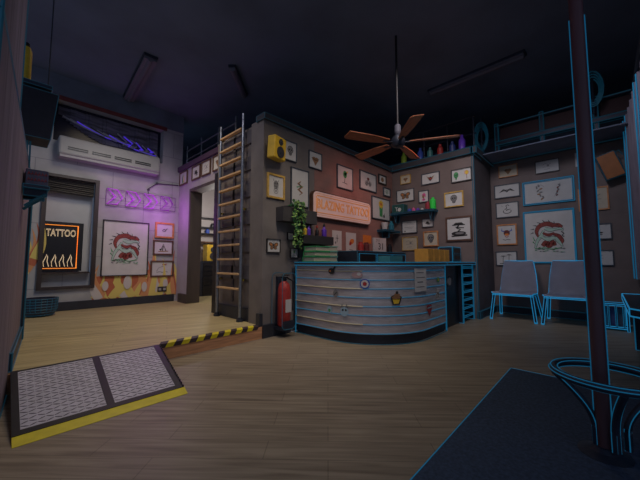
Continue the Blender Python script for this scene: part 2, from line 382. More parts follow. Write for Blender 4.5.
# high strip window: dark glass, neon strands and torn banner behind
w2 = MB()
w2.box((0.5, Y + 0.18, 3.12), (2.28, Y + 0.2, 3.86))
w2o = struct(w2.build('window_2', mat('dark_glass', (0.012, 0.012, 0.03), 0.2, noise=0.3, scale=3)), 'high dark strip window above the air conditioner')
MB().box((0.44, Y - 0.03, 3.86), (2.34, Y + 0.0, 3.93)).build('window_head', dred, w2o)
bn = MB(); nb = 30
for i in range(nb):
    xa_, xb_ = .56 + 1.66 * i / nb, .56 + 1.66 * (i + 1) / nb
    za, zb = 3.20 + .5 * (1 - i / nb) ** 3, 3.20 + .5 * (1 - (i + 1) / nb) ** 3
    yo = Y + .15 + .012 * math.sin(i * 1.3)
    bn.slab([(xa_, yo), (xb_, yo + .01), (xb_, yo + .015), (xa_, yo + .015)], min(za, zb), 3.80)
bn.build('torn_banner', mat('banner_fabric', (.11, .10, .15), .7, noise=.8, scale=3, stretch=(.8, 1, 6)), w2o)
st_ = MB()
for i in range(9):
    pts = [(0.62 + i * 0.10 + 0.22 * t * 4, Y + 0.10, 3.62 - 0.04 * i - 0.42 * t + 0.22 * t * t + 0.02 * i) for t in [k / 8 for k in range(9)]]
    st_.mi = (0, 0, 1, 0, 2, 0, 0, 1, 0)[i]
    st_.tube([p for p in pts if p[0] < 2.25], 0.014, 6)
for i in range(7):
    st_.mi = 1 if i % 2 else 0
    st_.tube([(1.45 + 0.11 * i, Y + 0.08, 3.55 - 0.03 * i), (1.62 + 0.10 * i, Y + 0.08, 3.42 - 0.03 * i + .03 * (i % 3)), (1.55 + 0.1 * i, Y + 0.08, 3.33)], 0.014, 6)
st_.build('light_strands', [mat('strand_grey', (0.28, 0.27, 0.33), 0.5), neon_bl, black_m], w2o)

# doorway wall X = 2.65 (opening Y 4.80..6.22, top 2.5) and block behind the ladder X = 2.45
dw = MB()
dw.box((2.65, 6.22, 0.16), (2.84, 7.15, 3.08)); dw.box((2.65, 4.70, 2.5), (2.84, 6.22, 3.08)); 
struct(dw.build('wall_back', mat('lilac_plaster', (0.40, 0.36, 0.40), 0.8, noise=0.1, scale=3)), 'wall around the wide doorway beside the ladder')
jb = MB()
jb.box((2.63, 6.20, 0.16), (2.88, 6.26, 2.52)); jb.box((2.63, 4.72, 2.46), (2.86, 6.20, 2.52)); jb.box((2.60, 6.19, 0.16), (2.66, 6.62, 0.34))
struct(jb.build('trim_5', jamb_m), 'brown lining of the wide doorway')
bl = MB(); bl.box((2.45, 3.36, 0.0), (2.70, 4.72, 3.0))
struct(bl.build('wall_divider', grey_plaster), 'grey plastered wall behind the ladder')
cl = MB()
for i in range(6): cl.box((2.425, 3.62, 0.75 + i * 0.4), (2.45, 4.60, 0.95 + i * 0.4))
cl.box((2.425, 4.12, 0.4), (2.44, 4.17, 2.98))
struct(cl.build('trim_6', mat('dark_grey_board', (0.11, 0.10, 0.11), 0.8, noise=0.2, scale=4)), 'dark horizontal boards behind the ladder')
struct(MB().box((2.45, 4.70, 0.16), (2.66, 4.82, 2.52)).build('trim_7', black_m), 'dark post on the right side of the doorway')
box_struct('baseboard_back', base_m, (2.415, 3.40, 0.16), (2.45, 4.66, 0.34))
# room seen through the doorway
br_ = MB(); br_.box((2.94, 7.7, 0.16), (5.6, 7.8, 3.3)); br_.box((5.5, 4.9, 0.16), (5.6, 7.7, 3.3)); br_.box((2.70, 4.85, 0.16), (5.5, 4.95, 3.3)); br_.box((2.94, 4.95, 3.2), (5.5, 7.7, 3.3))
struct(br_.build('wall_storeroom', room_white), 'pale walls of the room behind the doorway')

# sign wall Y = 3.35
box_struct('wall_sign', grey_plaster, (2.404, 3.35, 0.0), (3.40, 3.65, 3.0), 'grey plastered wall with the yellow speaker')
struct(MB().box((3.40, 3.348, 0.0), (5.9, 3.65, 3.0)).build('wall_brick', brick_glow_red), 'brick wall around the long sign, coloured with its red glow')
# mid wall X = 5.85, return, right wall
box_struct('wall_middle', taupe_wall, (5.85, 1.68, 0.0), (6.2, 3.65, 3.0), 'taupe wall with pictures and wall shelf')
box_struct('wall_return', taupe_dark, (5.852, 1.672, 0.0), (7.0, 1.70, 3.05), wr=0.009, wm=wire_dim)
box_struct('wall_right', taupe_wall, (6.95, -0.62, 0.0), (7.2, 1.68, 3.05))
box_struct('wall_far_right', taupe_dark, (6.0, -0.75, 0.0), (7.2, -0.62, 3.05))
box_struct('wall_front_right', dark_wall, (2.2, -1.75, 0.0), (9.0, -1.6, 4.3), 'dark wall closing the room on the right')
bs = MB()
bs.box((2.40, 3.30, 0), (2.88, 3.35, 0.17)); bs.box((2.36, 3.33, 0), (2.412, 3.41, 0.32))
struct(bs.build('baseboard_sign', base_m))
struct(MB().box((5.80, 1.64, 0), (5.90, 1.674, 0.13)).box((5.9, 1.64, 0), (6.95, 1.672, 0.13)).box((6.91, -0.60, 0), (6.95, 1.64, 0.13)).build('baseboard_right', base_m, wr=0.007, wm=wire_dim))
# cornice and loft above walls
co = MB()
co.box((5.78, 1.66, 2.98), (6.3, 3.5, 3.10)); co.box((5.78, 1.60, 2.98), (7.0, 1.70, 3.10))
co.box((6.86, -0.62, 3.02), (7.3, 1.62, 3.20))
struct(co.build('trim_8', mat('cornice_dark', (0.05, 0.05, 0.06), 0.7, noise=0.2, scale=4), wr=0.008, wm=wire_dim), 'dark cornice along the wall tops')
struct(MB().box((2.60, 4.72, 3.0), (2.98, 6.85, 3.10)).build('trim_9', mat('plum_trim', (0.09, 0.05, 0.10), 0.7)), 'dark cornice over the doorway')
uw = MB(); uw.box((-2.2, 8.9, 3.0), (9, 9, 4.3)); uw.box((8.9, -2.5, 3.0), (9, 9, 4.3)); uw.box((2.7, 3.5, 3.0), (9, 9, 3.02)); uw.box((6.2, -2.5, 3.03), (9, 3.5, 3.05))
struct(uw.build('wall_upper', dark_wall), 'dark back of the loft above the walls')
struct(MB().box((2.38, 3.30, 2.98), (5.78, 3.50, 3.06)).build('trim_10', MATS['cornice_dark'], wr=.004, wm=wire_dim), 'dark cornice above the sign wall')
# near left partition, slightly turned
a = Vector((0.174, 4.643)); b = Vector((-0.005, 2.24)); d = (a - b).normalized(); nn = Vector((-d.y, d.x))
pw = MB(); b2 = b - d * 0.6; b3 = b + d * .45
pw.slab([tuple(b2), tuple(a), tuple(a + nn * 0.08), tuple(b2 + nn * 0.08)], 0.0, 1.98)
pw.slab([tuple(b2), tuple(b3), tuple(b3 + nn * 0.08), tuple(b2 + nn * 0.08)], 1.98, 4.3)
struct(pw.build('wall_left_near', mat('plank_mauve', (0.20, 0.155, 0.185), 0.8, noise=0.35, scale=2.5, stretch=(1, 8, 0.4)), wr=0.006, wm=wire_dim), 'mauve plank partition at the left edge')
pb = MB(); q = Vector((d.y, -d.x)) * 0.02
def zf(pt): return 0.16
pb.slab([tuple(a + d * 0.02), tuple(Vector((0.075, 3.35))), tuple(Vector((0.075, 3.35)) + q), tuple(a + d * 0.02 + q)], 0.16, 0.30)
pb.slab([tuple(a + d * 0.0), tuple(a + q * 1.3), tuple(a + q * 1.3 + d * 0.07), tuple(a + d * 0.07)], 0.16, 1.98)
struct(pb.build('baseboard_near', base_m, wr=0.006, wm=wire_dim))

# ------------------------------------------------------------------ ramp
rp = thing('loading_ramp', 'diamond plate metal ramp with yellow lip leading down from the wooden platform', 'ramp', (0.09, 2.365, 0))
W_ = 0.93; Lr = 0.96
def rz(y): return 0.022 + (0.165 - 0.022) * (y - 0.09) / (Lr - 0.09)
fr = MB()
def wedge(mb, xa, xb, ya, yb, th=0.02, lift=0.0):
    v = []
    for (x, y) in ((xa, ya), (xb, ya), (xb, yb), (xa, yb)):
        v.append((x, y, rz(y) + lift))
    t = [mb.bm.verts.new(p) for p in v]; u = [mb.bm.verts.new((p[0], p[1], p[2] - th)) for p in v]
    mb._f([mb.bm.faces.new(t), mb.bm.faces.new(u[::-1])] + [mb.bm.faces.new((t[j], u[j], u[(j + 1) % 4], t[(j + 1) % 4])) for j in range(4)])
for xa, xb in ((0, 0.035), (0.445, 0.49), (W_ - 0.045, W_)): wedge(fr, xa, xb, 0.09, Lr, lift=0.004)
wedge(fr, 0.035, 0.445, 0.09, 0.14, lift=0.003); wedge(fr, 0.49, W_ - .045, 0.09, 0.14, lift=0.003)
wedge(fr, 0.035, 0.445, Lr - 0.02, Lr, lift=0.003); wedge(fr, 0.49, W_ - .045, Lr - .02, Lr, lift=0.003)
# toothed side skirt
for i in range(19):
    y = 0.10 + i * 0.0445
    fr.box((W_, y, 0.0), (W_ + 0.008, y + 0.03, rz(y) + 0.012))

fr.build('frame', black_m, rp, wr=0.0)
for xa, xb in ((0.035, 0.445), (0.49, W_ - 0.045)):
    p_ = MB(); wedge(p_, xa, xb, 0.14, Lr - 0.02, 0.012)
    p_.mi = 1
    nx = 11; ny = 20
    for i in range(nx):
        for j in range(ny):
            cx = xa + (xb - xa) * (i + 0.5) / nx; cy = 0.15 + (Lr - 0.18) * (j + 0.5) / ny
            sg = 1 if (i + j) % 2 else -1
            ca, sa = math.cos(0.5 * sg), math.sin(0.5 * sg)
            t = [p_.bm.verts.new((cx + u * ca - v * sa, cy + u * sa + v * ca, rz(cy + u * sa + v * ca) + 0.0025)) for u, v in ((-.019, 0), (0, -.0035), (.019, 0), (0, .0035))]
            l2 = [p_.bm.verts.new(v.co - Vector((0, 0, 0.004))) for v in t]
            p_._f([p_.bm.faces.new(t)] + [p_.bm.faces.new((t[k], l2[k], l2[(k + 1) % 4], t[(k + 1) % 4])) for k in range(4)])
    p_.build('tread_plate', [plate_m, plate_lug], rp)
lp = MB(); v = [(0, 0, 0.002), (W_ + 0.01, 0, 0.002), (W_ + .01, 0.09, 0.022), (0, 0.09, 0.022)]
t = [lp.bm.verts.new(p) for p in v]; u = [lp.bm.verts.new((p[0], p[1], 0.0)) for p in v]
lp._f([lp.bm.faces.new(t), lp.bm.faces.new(u[::-1])] + [lp.bm.faces.new((t[j], u[j], u[(j + 1) % 4], t[(j + 1) % 4])) for j in range(4)])
l_ = lp.build('front_lip', yellow_p, rp); l_['label'] = 'yellow front lip'
for ch in rp.children:
    for v in ch.data.vertices: v.co.x *= 1 + .125 * v.co.y / Lr

# ------------------------------------------------------------------ ladder
ld = thing('loft_ladder', 'tall steel ladder with pale wooden rungs standing on the platform', 'ladder', (2.36, 4.13, 0.16))
for y in (0.33, -0.33):
    r1 = MB().cyl((0, y, 0.0), (0, y, 3.04), 0.022, seg=14).build('rail', steel, ld, smooth=True)
    MB().cyl((0, y, 0), (0, y, 0.03), 0.05, seg=18).cyl((0, y, 0.03), (0, y, 0.06), 0.034, seg=18).build('foot', navy, r1)
for i in range(12):
    z = 0.45 + i * 0.215
    MB().box((-0.03, -0.31, z - 0.014), (0.03, 0.31, z + 0.014), 0.005).build('rung', rung_m, ld)
bk = MB()
for y in (-0.33, 0.33):
    for z in (0.58, 1.62):
        for k in range(6):
            bk.mi = k % 2
            bk.box((0.0 + k * 0.0145, y + .022, z - 0.014), (0.0145 + k * 0.0145, y + 0.034, z + 0.014))
bk.build('striped_bracket', [yellow_p, hz_dark], ld)

# loft railing above the doorway
rl = thing('loft_railing', 'thin dark railing above the doorway wall left of the ladder', 'railing', (2.75, 5.6, 3.10), 0)
MB().tube([(0, 1.15, 0.38), (0, -0.95, 0.38)], 0.014).build('top_rail', steel, rl)
MB().tube([(0, 1.15, 0.19), (0, -0.95, 0.19)], 0.011).build('middle_rail', steel, rl)
for y in (1.12, 0.42, -0.3, -0.93): MB().cyl((0, y, 0), (0, y, 0.5), 0.014, seg=10).build('post', steel, rl)

# ------------------------------------------------------------------ pictures
def art(mb, kind, w, h, y):
    """mats: 0 ink 1 grey 2 red 3 pale green 4 yellow 5 orange 6 brown 7 pink 8 blue 9 green 10 dark red"""
    k = min(w, h) * (1.0 if kind in ('serpent', 'owl', 'twofigures', 'flowerpot', 'snake') else 1.32)
    def B(mi, x, z, rx, rz_, rot=0, dy=0): mb.m(mi).blob(x * k, z * k, rx * k, rz_ * k, y - dy, rot=rot)
    def T(mi, pts, wd, dy=0): mb.m(mi).stroke([(a * k, b * k) for a, b in pts], [q * k for q in wd] if isinstance(wd, (list, tuple)) else wd * k, y - dy)
    def ring(mi, x, z, r, wd=0.012, dy=0.0, a0=0, a1=6.283, n=16, sq=1): T(mi, [(x + r * math.cos(a0 + (a1 - a0) * i / n), z + sq * r * math.sin(a0 + (a1 - a0) * i / n)) for i in range(n + 1)], wd, dy)
    e = 0.0006
    if kind == 'serpent':
        k *= 1.22
        def curve(P, W, n=26):
            o_, w_ = [], []
            for i in range(n):
                t = i / (n - 1) * (len(P) - 1); a = min(int(t), len(P) - 2); f = t - a
                p0, p1, p2, p3 = P[max(a - 1, 0)], P[a], P[a + 1], P[min(a + 2, len(P) - 1)]
                q = [0.5 * (2 * p1[c] + (p2[c] - p0[c]) * f + (2 * p0[c] - 5 * p1[c] + 4 * p2[c] - p3[c]) * f * f + (3 * p1[c] - p0[c] - 3 * p2[c] + p3[c]) * f ** 3) for c in (0, 1)]
                o_.append(tuple(q)); w_.append(W[a] * (1 - f) + W[a + 1] * f)
            return o_, w_
        def C(mi, P, W, dy, edge=.016):
            o_, w_ = curve(P, W)
            if edge: T(0, o_, [v + edge for v in w_], dy)
            T(mi, o_, w_, dy + e)
        k *= .82
        C(2, [(.12, .27), (-.02, .33), (-.18, .28), (-.25, .14), (-.22, .0)], [.10, .11, .09, .07, .02], 0)
        C(2, [(-.14, -.24), (-.06, -.16), (.0, -.24), (.08, -.15), (.12, -.24)], [.07, .12, .10, .10, .05], 2 * e)
        C(2, [(.10, .06), (.20, .0), (.26, -.12), (.24, -.2)], [.04, .09, .08, .02], 2 * e)
        C(3, [(-.30, -.30), (-.24, -.10), (-.16, .02), (-.10, .16)], [.02, .06, .07, .03], 4 * e)
        C(3, [(-.14, .0), (-.02, -.07), (.12, -.04), (.20, -.14), (.27, -.26)], [.05, .09, .07, .06, .02], 6 * e)
        C(3, [(-.08, .22), (.04, .17), (.16, .18)], [.05, .09, .03], 6 * e)
        C(2, [(-.12, .10), (.0, .04), (.12, .09)], [.03, .07, .03], 8 * e)
        C(2, [(.08, .28), (.20, .28), (.28, .22)], [.07, .09, .05], 8 * e)
        C(3, [(.16, .18), (.24, .19), (.30, .15)], [.04, .05, .02], 9 * e)
        B(0, .19, .29, .02, .015, 0, 12 * e)
        T(0, [(.26, .12), (.31, .06), (.27, .02), (.31, -.02)], .022, 8 * e)
        for i in range(7):
            a = R_(48 + i * 22); T(0, [(-.05 + .27 * math.cos(a), .12 + .25 * math.sin(a)), (-.06 + .33 * math.cos(a + .15), .13 + .31 * math.sin(a + .15))], [.03, .006], -e * .5)
        for i in range(5): T(0, [(-.2 + .1 * i, .02 - .06 * abs(i - 2) * .4), (-.16 + .1 * i, -.02)], .008, 11 * e)
        for i in range(30):
            B((9, 3, 0)[i % 3], -.30 + rr.random() * .62, -.28 - rr.random() * .12, .026, .007, rr.random() - .5, (13 + i * .2) * e)
        T(9, [(-.3, -.31), (-.12, -.28), (.06, -.33), (.26, -.29)], .018, 12 * e); T(9, [(-.34, .02), (-.30, -.1)], [.005, .03], 0); T(9, [(-.34, -.12), (-.29, -.2)], [.03, .005], 0)
    elif kind == 'owl':
        B(1, 0, .12, .17, .22); B(0, -.08, .18, .04, .04, 0, e); B(0, .08, .18, .04, .04, 0, e); T(1, [(-.16, .30), (-.2, .42)], [.06, .01]); T(1, [(.16, .30), (.2, .42)], [.06, .01])
        T(0, [(-.06, .02), (0, -.04), (.06, .02)], .03, e); ring(1, 0, -.25, .14, .025); B(1, 0, -.25, .05, .06)
        T(0, [(-.15, .0), (-.12, -.12), (.12, -.12), (.15, .0)], .02, e)
    elif kind == 'butterfly':
        for s in (-1, 1):
            B(0, s * .19, .07, .18, .13, s * .5); B(6, s * .19, .07, .155, .105, s * .5, e); B(0, s * .14, -.13, .12, .10, -s * .5); B(6, s * .14, -.13, .10, .08, -s * .5, e); B(5, s * .2, .08, .06, .04, s * .5, 2 * e)
            T(0, [(0, .15), (s * .06, .26)], .015)
        B(0, 0, 0, .025, .17, 0, 3 * e)
    elif kind == 'skull':
        B(0, 0, .07, .19, .20); B(1, 0, .07, .165, .175, 0, e); B(0, -.07, .06, .045, .05, 0, 2 * e); B(0, .07, .06, .045, .05, 0, 2 * e); T(0, [(0, .0), (0, -.05)], .03, 2 * e)
        B(0, 0, -.14, .10, .09); B(1, 0, -.14, .08, .07, 0, e)
        for i in (-1, 0, 1): T(0, [(i * .04, -.1), (i * .04, -.18)], .012, 2 * e)
    elif kind == 'alien':
        B(9, -.33, .05, .15, .21); B(4, .33, .12, .10, .12); B(0, -.39, .06, .05, .03, -.6, e); B(0, -.27, .06, .05, .03, .6, e); B(9, -.33, -.18, .05, .09)
        ring(5, .33, .12, .13, .02); T(6, [(.33, 0), (.33, -.28)], .03)
    elif kind == 'heart':
        B(6, -.09, .05, .12, .11); B(6, .09, .05, .12, .11); mb.m(6).poly([(-.19 * k, .02 * k), (0, -.26 * k), (.19 * k, .02 * k)], y - e)
        T(0, [(-.25, .1), (0, .0), (.25, .1)], .025, 2 * e)
    elif kind == 'wings':
        for s in (-1, 1):
            for j in range(4): T(6, [(s * .05, .02 - .03 * j), (s * (.3 - .04 * j), .20 - .09 * j)], [.07, .015], e * j)
        B(0, 0, -.03, .11, .16, 0, 5 * e); B(2, 0, -.02, .07, .08, 0, 6 * e)
    elif kind == 'pinkhead':
        B(7, .02, .10, .15, .17); B(6, -.03, -.02, .09, .14, 0, e); B(7, .0, -.26, .13, .10, 0, e); B(0, -.06, .0, .02, .02, 0, 2 * e); T(7, [(.12, .12), (.18, -.10)], [.10, .02], 2 * e)
    elif kind == 'lantern':
        T(0, [(-.22, .14), (.22, .14)], .02); mb.m(0).poly([(-.10 * k, .22 * k), (.10 * k, .22 * k), (.22 * k, .12 * k), (-.22 * k, .12 * k)], y)
        T(0, [(0, .12), (-.06, .02), (.06, -.02), (-.02, -.1)], .05); B(0, 0, -.17, .25, .08); B(1, .03, -.16, .15, .04, 0, e); T(0, [(-.25, -.26), (.28, -.24)], .05)
        T(0, [(-.1, .06), (.18, .02)], .03)
    elif kind == 'certificate':
        T(1, [(-.2, .28), (.2, .28)], .03); T(1, [(-.3, .16), (.3, .16)], .012); T(0, [(-.35, -.02), (.3, -.02)], .015); T(1, [(-.3, -.12), (.2, -.12)], .012); B(0, -.32, -.28, .045, .045)
        T(1, [(.1, -.28), (.35, -.28)], .012)
    elif kind == 'hat':
        B(0, 0, -.06, .26, .05); B(0, -.02, .04, .16, .10); B(1, .08, -.16, .15, .05)
    elif kind == 'bird':
        B(9, 0, .12, .10, .13); T(9, [(-.02, .1), (.16, .26)], [.10, .02]); T(0, [(0, .02), (-.04, -.18)], .02); B(4, .12, .22, .03, .03, 0, e); T(0, [(-.15, -.18), (.12, -.2)], .015)
    elif kind == 'animals':
        B(1, -.12, -.1, .10, .09); B(1, .12, -.1, .10, .09); B(10, 0, .12, .09, .06); T(10, [(0, .10), (0, .0)], .02)
        for s in (-1, 1): ring(0, s * .13, -.09, .11, .012, e); T(0, [(s * .1, -.02), (s * .05, .06)], .015, e)
    elif kind == 'face':
        B(6, 0, .0, .26, .24); B(0, -.1, .04, .06, .05, 0, e); B(0, .1, .04, .06, .05, 0, e); T(0, [(-.12, -.12), (0, -.16), (.12, -.12)], .03, e)
    elif kind == 'leafring':
        ring(9, 0, 0, .22, .05); B(1, 0, 0, .08, .10)
    elif kind == 'flowerpot':
        mb.m(9).poly([(-.15 * k, .10 * k), (.15 * k, .10 * k), (.12 * k, -.38 * k), (-.12 * k, -.38 * k)], y)
        for i in range(9):
            a = i * 0.698; B(4, .14 * math.cos(a), .22 + .14 * math.sin(a), .07, .05, a, e)
        B(5, 0, .22, .08, .08, 0, 2 * e); B(0, -.04, .24, .015, .02, 0, 3 * e); B(0, .04, .24, .015, .02, 0, 3 * e); B(0, .26, -.34, .07, .08, 0, e); T(0, [(.2, -.3), (.34, -.2)], .02, e)
    elif kind == 'moth':
        for s in (-1, 1): T(0, [(0, 0), (s * .18, .07), (s * .42, -.06)], [.10, .13, .01]); T(1, [(s * .05, .01), (s * .2, .04)], [.03, .05], e)
        B(0, 0, .0, .06, .09); B(1, 0, 0, .03, .06, 0, e)
    elif kind == 'swan':
        ring(0, .0, -.08, .19, .035, 0, R_(150), R_(390), sq=.6); T(0, [(-.12, .02), (-.02, .10), (-.05, .24), (.04, .28), (.10, .22)], .035); T(0, [(-.05, -.02), (.18, .04)], [.06, .01]); T(1, [(-.28, .26), (-.2, .2)], .02)
    elif kind == 'demon':
        B(10, 0, .08, .14, .15); B(5, 0, .0, .09, .06, 0, e)
        for s in (-1, 1): T(8, [(s * .10, .16), (s * .22, .20), (s * .20, .34)], [.06, .05, .01]); B(0, s * .06, .1, .025, .02, 0, e)
        T(0, [(-.18, -.24), (-.06, -.28), (.0, -.24), (.15, -.27)], .025); T(2, [(-.08, -.08), (0, -.14), (.08, -.08)], .03, e)
    elif kind == 'palms':
        for x_, hh in ((-.18, .12), (.12, .2)):
            T(0, [(x_, -.3), (x_ + .02, hh)], .025)
            for j in range(5): T(0, [(x_ + .02, hh), (x_ + .02 + .16 * math.cos(j * .8), hh + .1 * math.sin(j * .8) - .02)], [.03, .008], e)
        T(0, [(-.35, -.3), (.35, -.32)], .03)
    elif kind == 'sketch':
        T(1, [(-.22, .12), (-.1, .2), (.1, .1), (.2, .16)], .02); T(1, [(-.25, -.05), (.22, -.02)], .014); T(1, [(-.18, -.2), (.15, -.18)], .014); B(1, .05, .04, .07, .05)
    elif kind == 'twofigures':
        for i in range(9): B(1 if i % 3 else 6, -.42 + rr.random() * .28, -.32 + i * .08, .07, .035, rr.random() * 2, e * i)
        for i in range(9): B(10 if i % 3 == 0 else 1, .28 + .015 * i + rr.random() * .07, -.22 + i * .06, .05, .03, rr.random() * 2, e * i)
        T(1, [(-.45, .3), (-.25, .36), (-.12, .25)], .015); T(1, [(.25, -.28), (.48, .34)], .012)
    elif kind == 'snake':
        T(6, [(.05, .30), (-.12, .18), (.12, .05), (-.1, -.1), (.14, -.22), (-.05, -.34)], [.03, .10, .13, .14, .10, .02]); T(9, [(-.2, .0), (.2, .1)], [.05, .01], e); T(0, [(.02, .25), (-.07, .16), (.07, .05), (-.06, -.08)], .025, 2 * e)
    elif kind == 'flame':
        T(9, [(-.1, -.3), (-.16, 0), (-.04, .28)], [.16, .12, .01]); T(4, [(.05, -.3), (.12, -.05), (.02, .18)], [.12, .09, .01], e)
    elif kind == 'scribble':
        T(0, [(-.14, -.04), (-.02, .08), (.04, 0), (.16, .12)], .04); T(0, [(-.1, -.1), (.1, -.02)], .03)
    elif kind == 'tent':
        T(0, [(-.16, -.2), (0, .22), (.16, -.2)], .05); T(6, [(-.28, -.24), (.3, -.22)], .05); T(0, [(-.05, -.2), (0, .1)], .05, e); B(0, -.16, -.12, .07, .04)
    elif kind == 'script':
        T(1, [(-.30, -.14), (-.18, .06), (.05, .14), (.22, .2)], .02); T(2, [(0, .22), (.26, .26)], [.07, .02], e); T(0, [(-.3, -.2), (-.1, -.17), (0, -.22), (.12, -.16), (.3, -.2)], .02)
    elif kind == 'cross':
        T(0, [(-.1, .12), (.1, .12)], .03); T(0, [(0, .3), (0, -.1)], .03, e); B(1, -.12, -.12, .05, .07)
    elif kind == 'redsplash':
        B(5, .05, .12, .17, .12, .3); B(2, -.06, .02, .10, .07, .8, e); T(1, [(-.15, -.25), (.12, -.28)], .03)
ARTM = [ink, ink_grey, red, pale_green, yellow, orange, brown, pink, blue, green, dred]

WALLS = {'S': (1, 3.35), 'M': (0, 5.85), 'R': (0, 6.95), 'L': (1, 6.85), 'D': (0, 2.65)}
def picture(wall, u0, u1, z0, z1, fm, kind, label, group, fw=0.02, pm=None, wr=0, name='framed_picture', cat='picture', dep=0.025, matb=0.0):
    ax, v = WALLS[wall]; w_, h_ = u1 - u0, z1 - z0; uc, zc = (u0 + u1) / 2, (z0 + z1) / 2
    off = 0.0035
    loc = (uc, v - off, zc) if ax == 1 else (v - off, uc, zc)
    t = thing(name, label, cat, loc, 0 if ax == 1 else FACE_X, group)
    if fw:
        f = MB(); a, b = w_ / 2, h_ / 2
        f.box((-a, -dep, -b), (-a + fw, 0, b)); f.box((a - fw, -dep, -b), (a, 0, b))
        f.box((-a + fw, -dep, -b), (a - fw, 0, -b + fw)); f.box((-a + fw, -dep, b - fw), (a - fw, 0, b))
        f.build('frame', fm, t)
        if wr:
            f = MB(); c = 0.006
            f.mi = 0
            for q in ((-a, a),):
                pts = [(-a, -dep, -b), (a, -dep, -b), (a, -dep, b), (-a, -dep, b)]
                for i in range(4): f.cyl(pts[i], pts[(i + 1) % 4], wr, seg=4)
                pts = [(-a + fw, -dep, -b + fw), (a - fw, -dep, -b + fw), (a - fw, -dep, b - fw), (-a + fw, -dep, b - fw)]
                for i in range(4): f.cyl(pts[i], pts[(i + 1) % 4], wr * .7, seg=4)
            f.build('frame_outline', wire, t)
    yp = -dep * 0.45 if fw else -0.003
    MB().box((-w_ / 2 + fw * .9, yp, -h_ / 2 + fw * .9), (w_ / 2 - fw * .9, -0.001, h_ / 2 - fw * .9)).build('sheet', pm or paper, t)
    if kind:
        d_ = MB(); art(d_, kind, w_ - 2 * fw, h_ - 2 * fw, yp - 0.0025)
        d_.build('drawing', ARTM if kind != 'serpent' else [ink, ink_grey, serp_red] + ARTM[3:], t)
    return t
G1 = 'framed tattoo drawings on the sign wall'; G2 = 'framed tattoo drawings on the taupe middle wall'
G3 = 'framed tattoo drawings on the right wall'; G4 = 'framed drawings on the left wall'; G5 = 'framed drawings above the doorway'
blk = mat('frame_black', (0.035, 0.03, 0.03), 0.5, noise=0.2, scale=20); slate = mat('frame_slate', (0.07, 0.08, 0.10), 0.5, noise=0.2, scale=20); walnut = mat('frame_walnut', (0.12, 0.06, 0.04), 0.5, noise=0.3, scale=12)
picture('S', 2.46, 2.77, 1.89, 2.24, gold_f, 'owl', 'gold framed grey owl head drawing under the yellow loudspeaker', G1, 0.028)
picture('S', 2.75, 3.00, 2.50, 2.80, slate, 'skull', 'dark framed skull drawing just right of the yellow loudspeaker', G1, 0.012)
picture('S', 3.26, 3.56, 2.50, 2.78, slate, 'heart', 'small framed drawing highest on the grey wall, right of the skull drawing', G1, 0.012)
picture('S', 2.89, 3.26, 1.84, 2.42, slate, 'snake', 'tall pale poster of a coiled brown snake above the dark plant shelf', G1, 0.014)
picture('S', 2.83, 2.95, 1.32, 1.43, blk, 'sketch', 'tiny framed sketch on grey wall directly under the plant shelf', G1, 0.008)
picture('S', 2.466, 2.70, 1.13, 1.32, blk, 'butterfly', 'black framed butterfly drawing low on the grey wall above the fire extinguisher', G1, 0.010)
picture('S', 2.89, 3.04, 1.06, 1.20, blk, 'bird', 'tiny framed bird drawing at the tips of the trailing ivy', G1, 0.008)
picture('S', 3.95, 4.40, 2.30, 2.72, slate, 'bird', 'framed green bird drawing above the long sign', G1, 0.014)
picture('S', 4.62, 5.19, 2.40, 2.77, slate, 'animals', 'wide framed drawing of two round animals above the sign end', G1, 0.018)
picture('S', 5.28, 5.58, 2.63, 2.83, blk, 'face', 'small dark framed round face, top picture beside the wall corner', G1, 0.022)
picture('S', 5.46, 5.74, 2.40, 2.585, slate, 'leafring', 'small framed green wreath below the round face drawing near the corner', G1, 0.02)
picture('S', 5.02, 5.70, 1.87, 2.33, slate, 'flowerpot', 'framed yellow sunflower in green pot right of the long sign', G1, 0.016)
picture('M', 2.90, 3.13, 2.66, 2.85, gold_f, 'heart', 'small gold framed heart, top left picture on the middle wall', G2, 0.012, paper_cream)
picture('M', 2.29, 2.66, 2.56, 2.79, slate, 'wings', 'dark framed winged bottle drawing, top centre of the middle wall', G2, 0.014)
picture('M', 1.70, 2.07, 2.50, 2.75, blk, 'alien', 'framed green alien head drawing at the top right of the middle wall', G2, 0.016)
picture('M', 2.83, 3.23, 2.28, 2.54, slate, 'butterfly', 'framed brown butterfly drawing above the green box on the shelf', G2, 0.012)
picture('M', 2.52, 2.73, 2.21, 2.45, slate, 'pinkhead', 'small framed pink haired figure just above the wall shelf', G2, 0.012)
picture('M', 1.86, 2.21, 2.04, 2.33, gold_f, 'skull', 'gold framed grey skull drawing under the alien picture', G2, 0.022)
picture('M', 1.73, 2.20, 1.39, 1.85, walnut, 'lantern', 'large dark framed black ink lantern drawing, lowest right on the middle wall', G2, 0.03)
picture('M', 2.78, 3.12, 1.60, 1.865, slate, 'certificate', 'dark framed certificate below the left half of the wall shelf', G2, 0.012)
picture('M', 2.44, 2.67, 1.70, 1.87, slate, 'hat', 'small framed black hat drawing below the right half of the wall shelf', G2, 0.01)
picture('M', 2.35, 2.65, 1.31, 1.61, orange_f, 'skull', 'gold framed sheet behind the orange folders on the counter', G2, 0.018, paper_cream)
picture('M', 2.78, 3.12, 1.24, 1.52, gold_f, 'sketch', 'pale framed sketch left of the sheet behind the orange folders', G2, 0.010, paper_cream)
picture('R', 1.18, 1.51, 2.71, 2.955, orange_f, 'heart', 'small pale wood framed heart drawing, top left on the right wall', G3, 0.014, paper_cream)
picture('R', 1.155, 1.605, 2.29, 2.57, slate, 'moth', 'black framed spread moth drawing, left column of the right wall', G3, 0.018)
picture('R', 1.19, 1.59, 1.89, 2.20, slate, 'swan', 'dark framed ink swan drawing under the moth drawing', G3, 0.018)
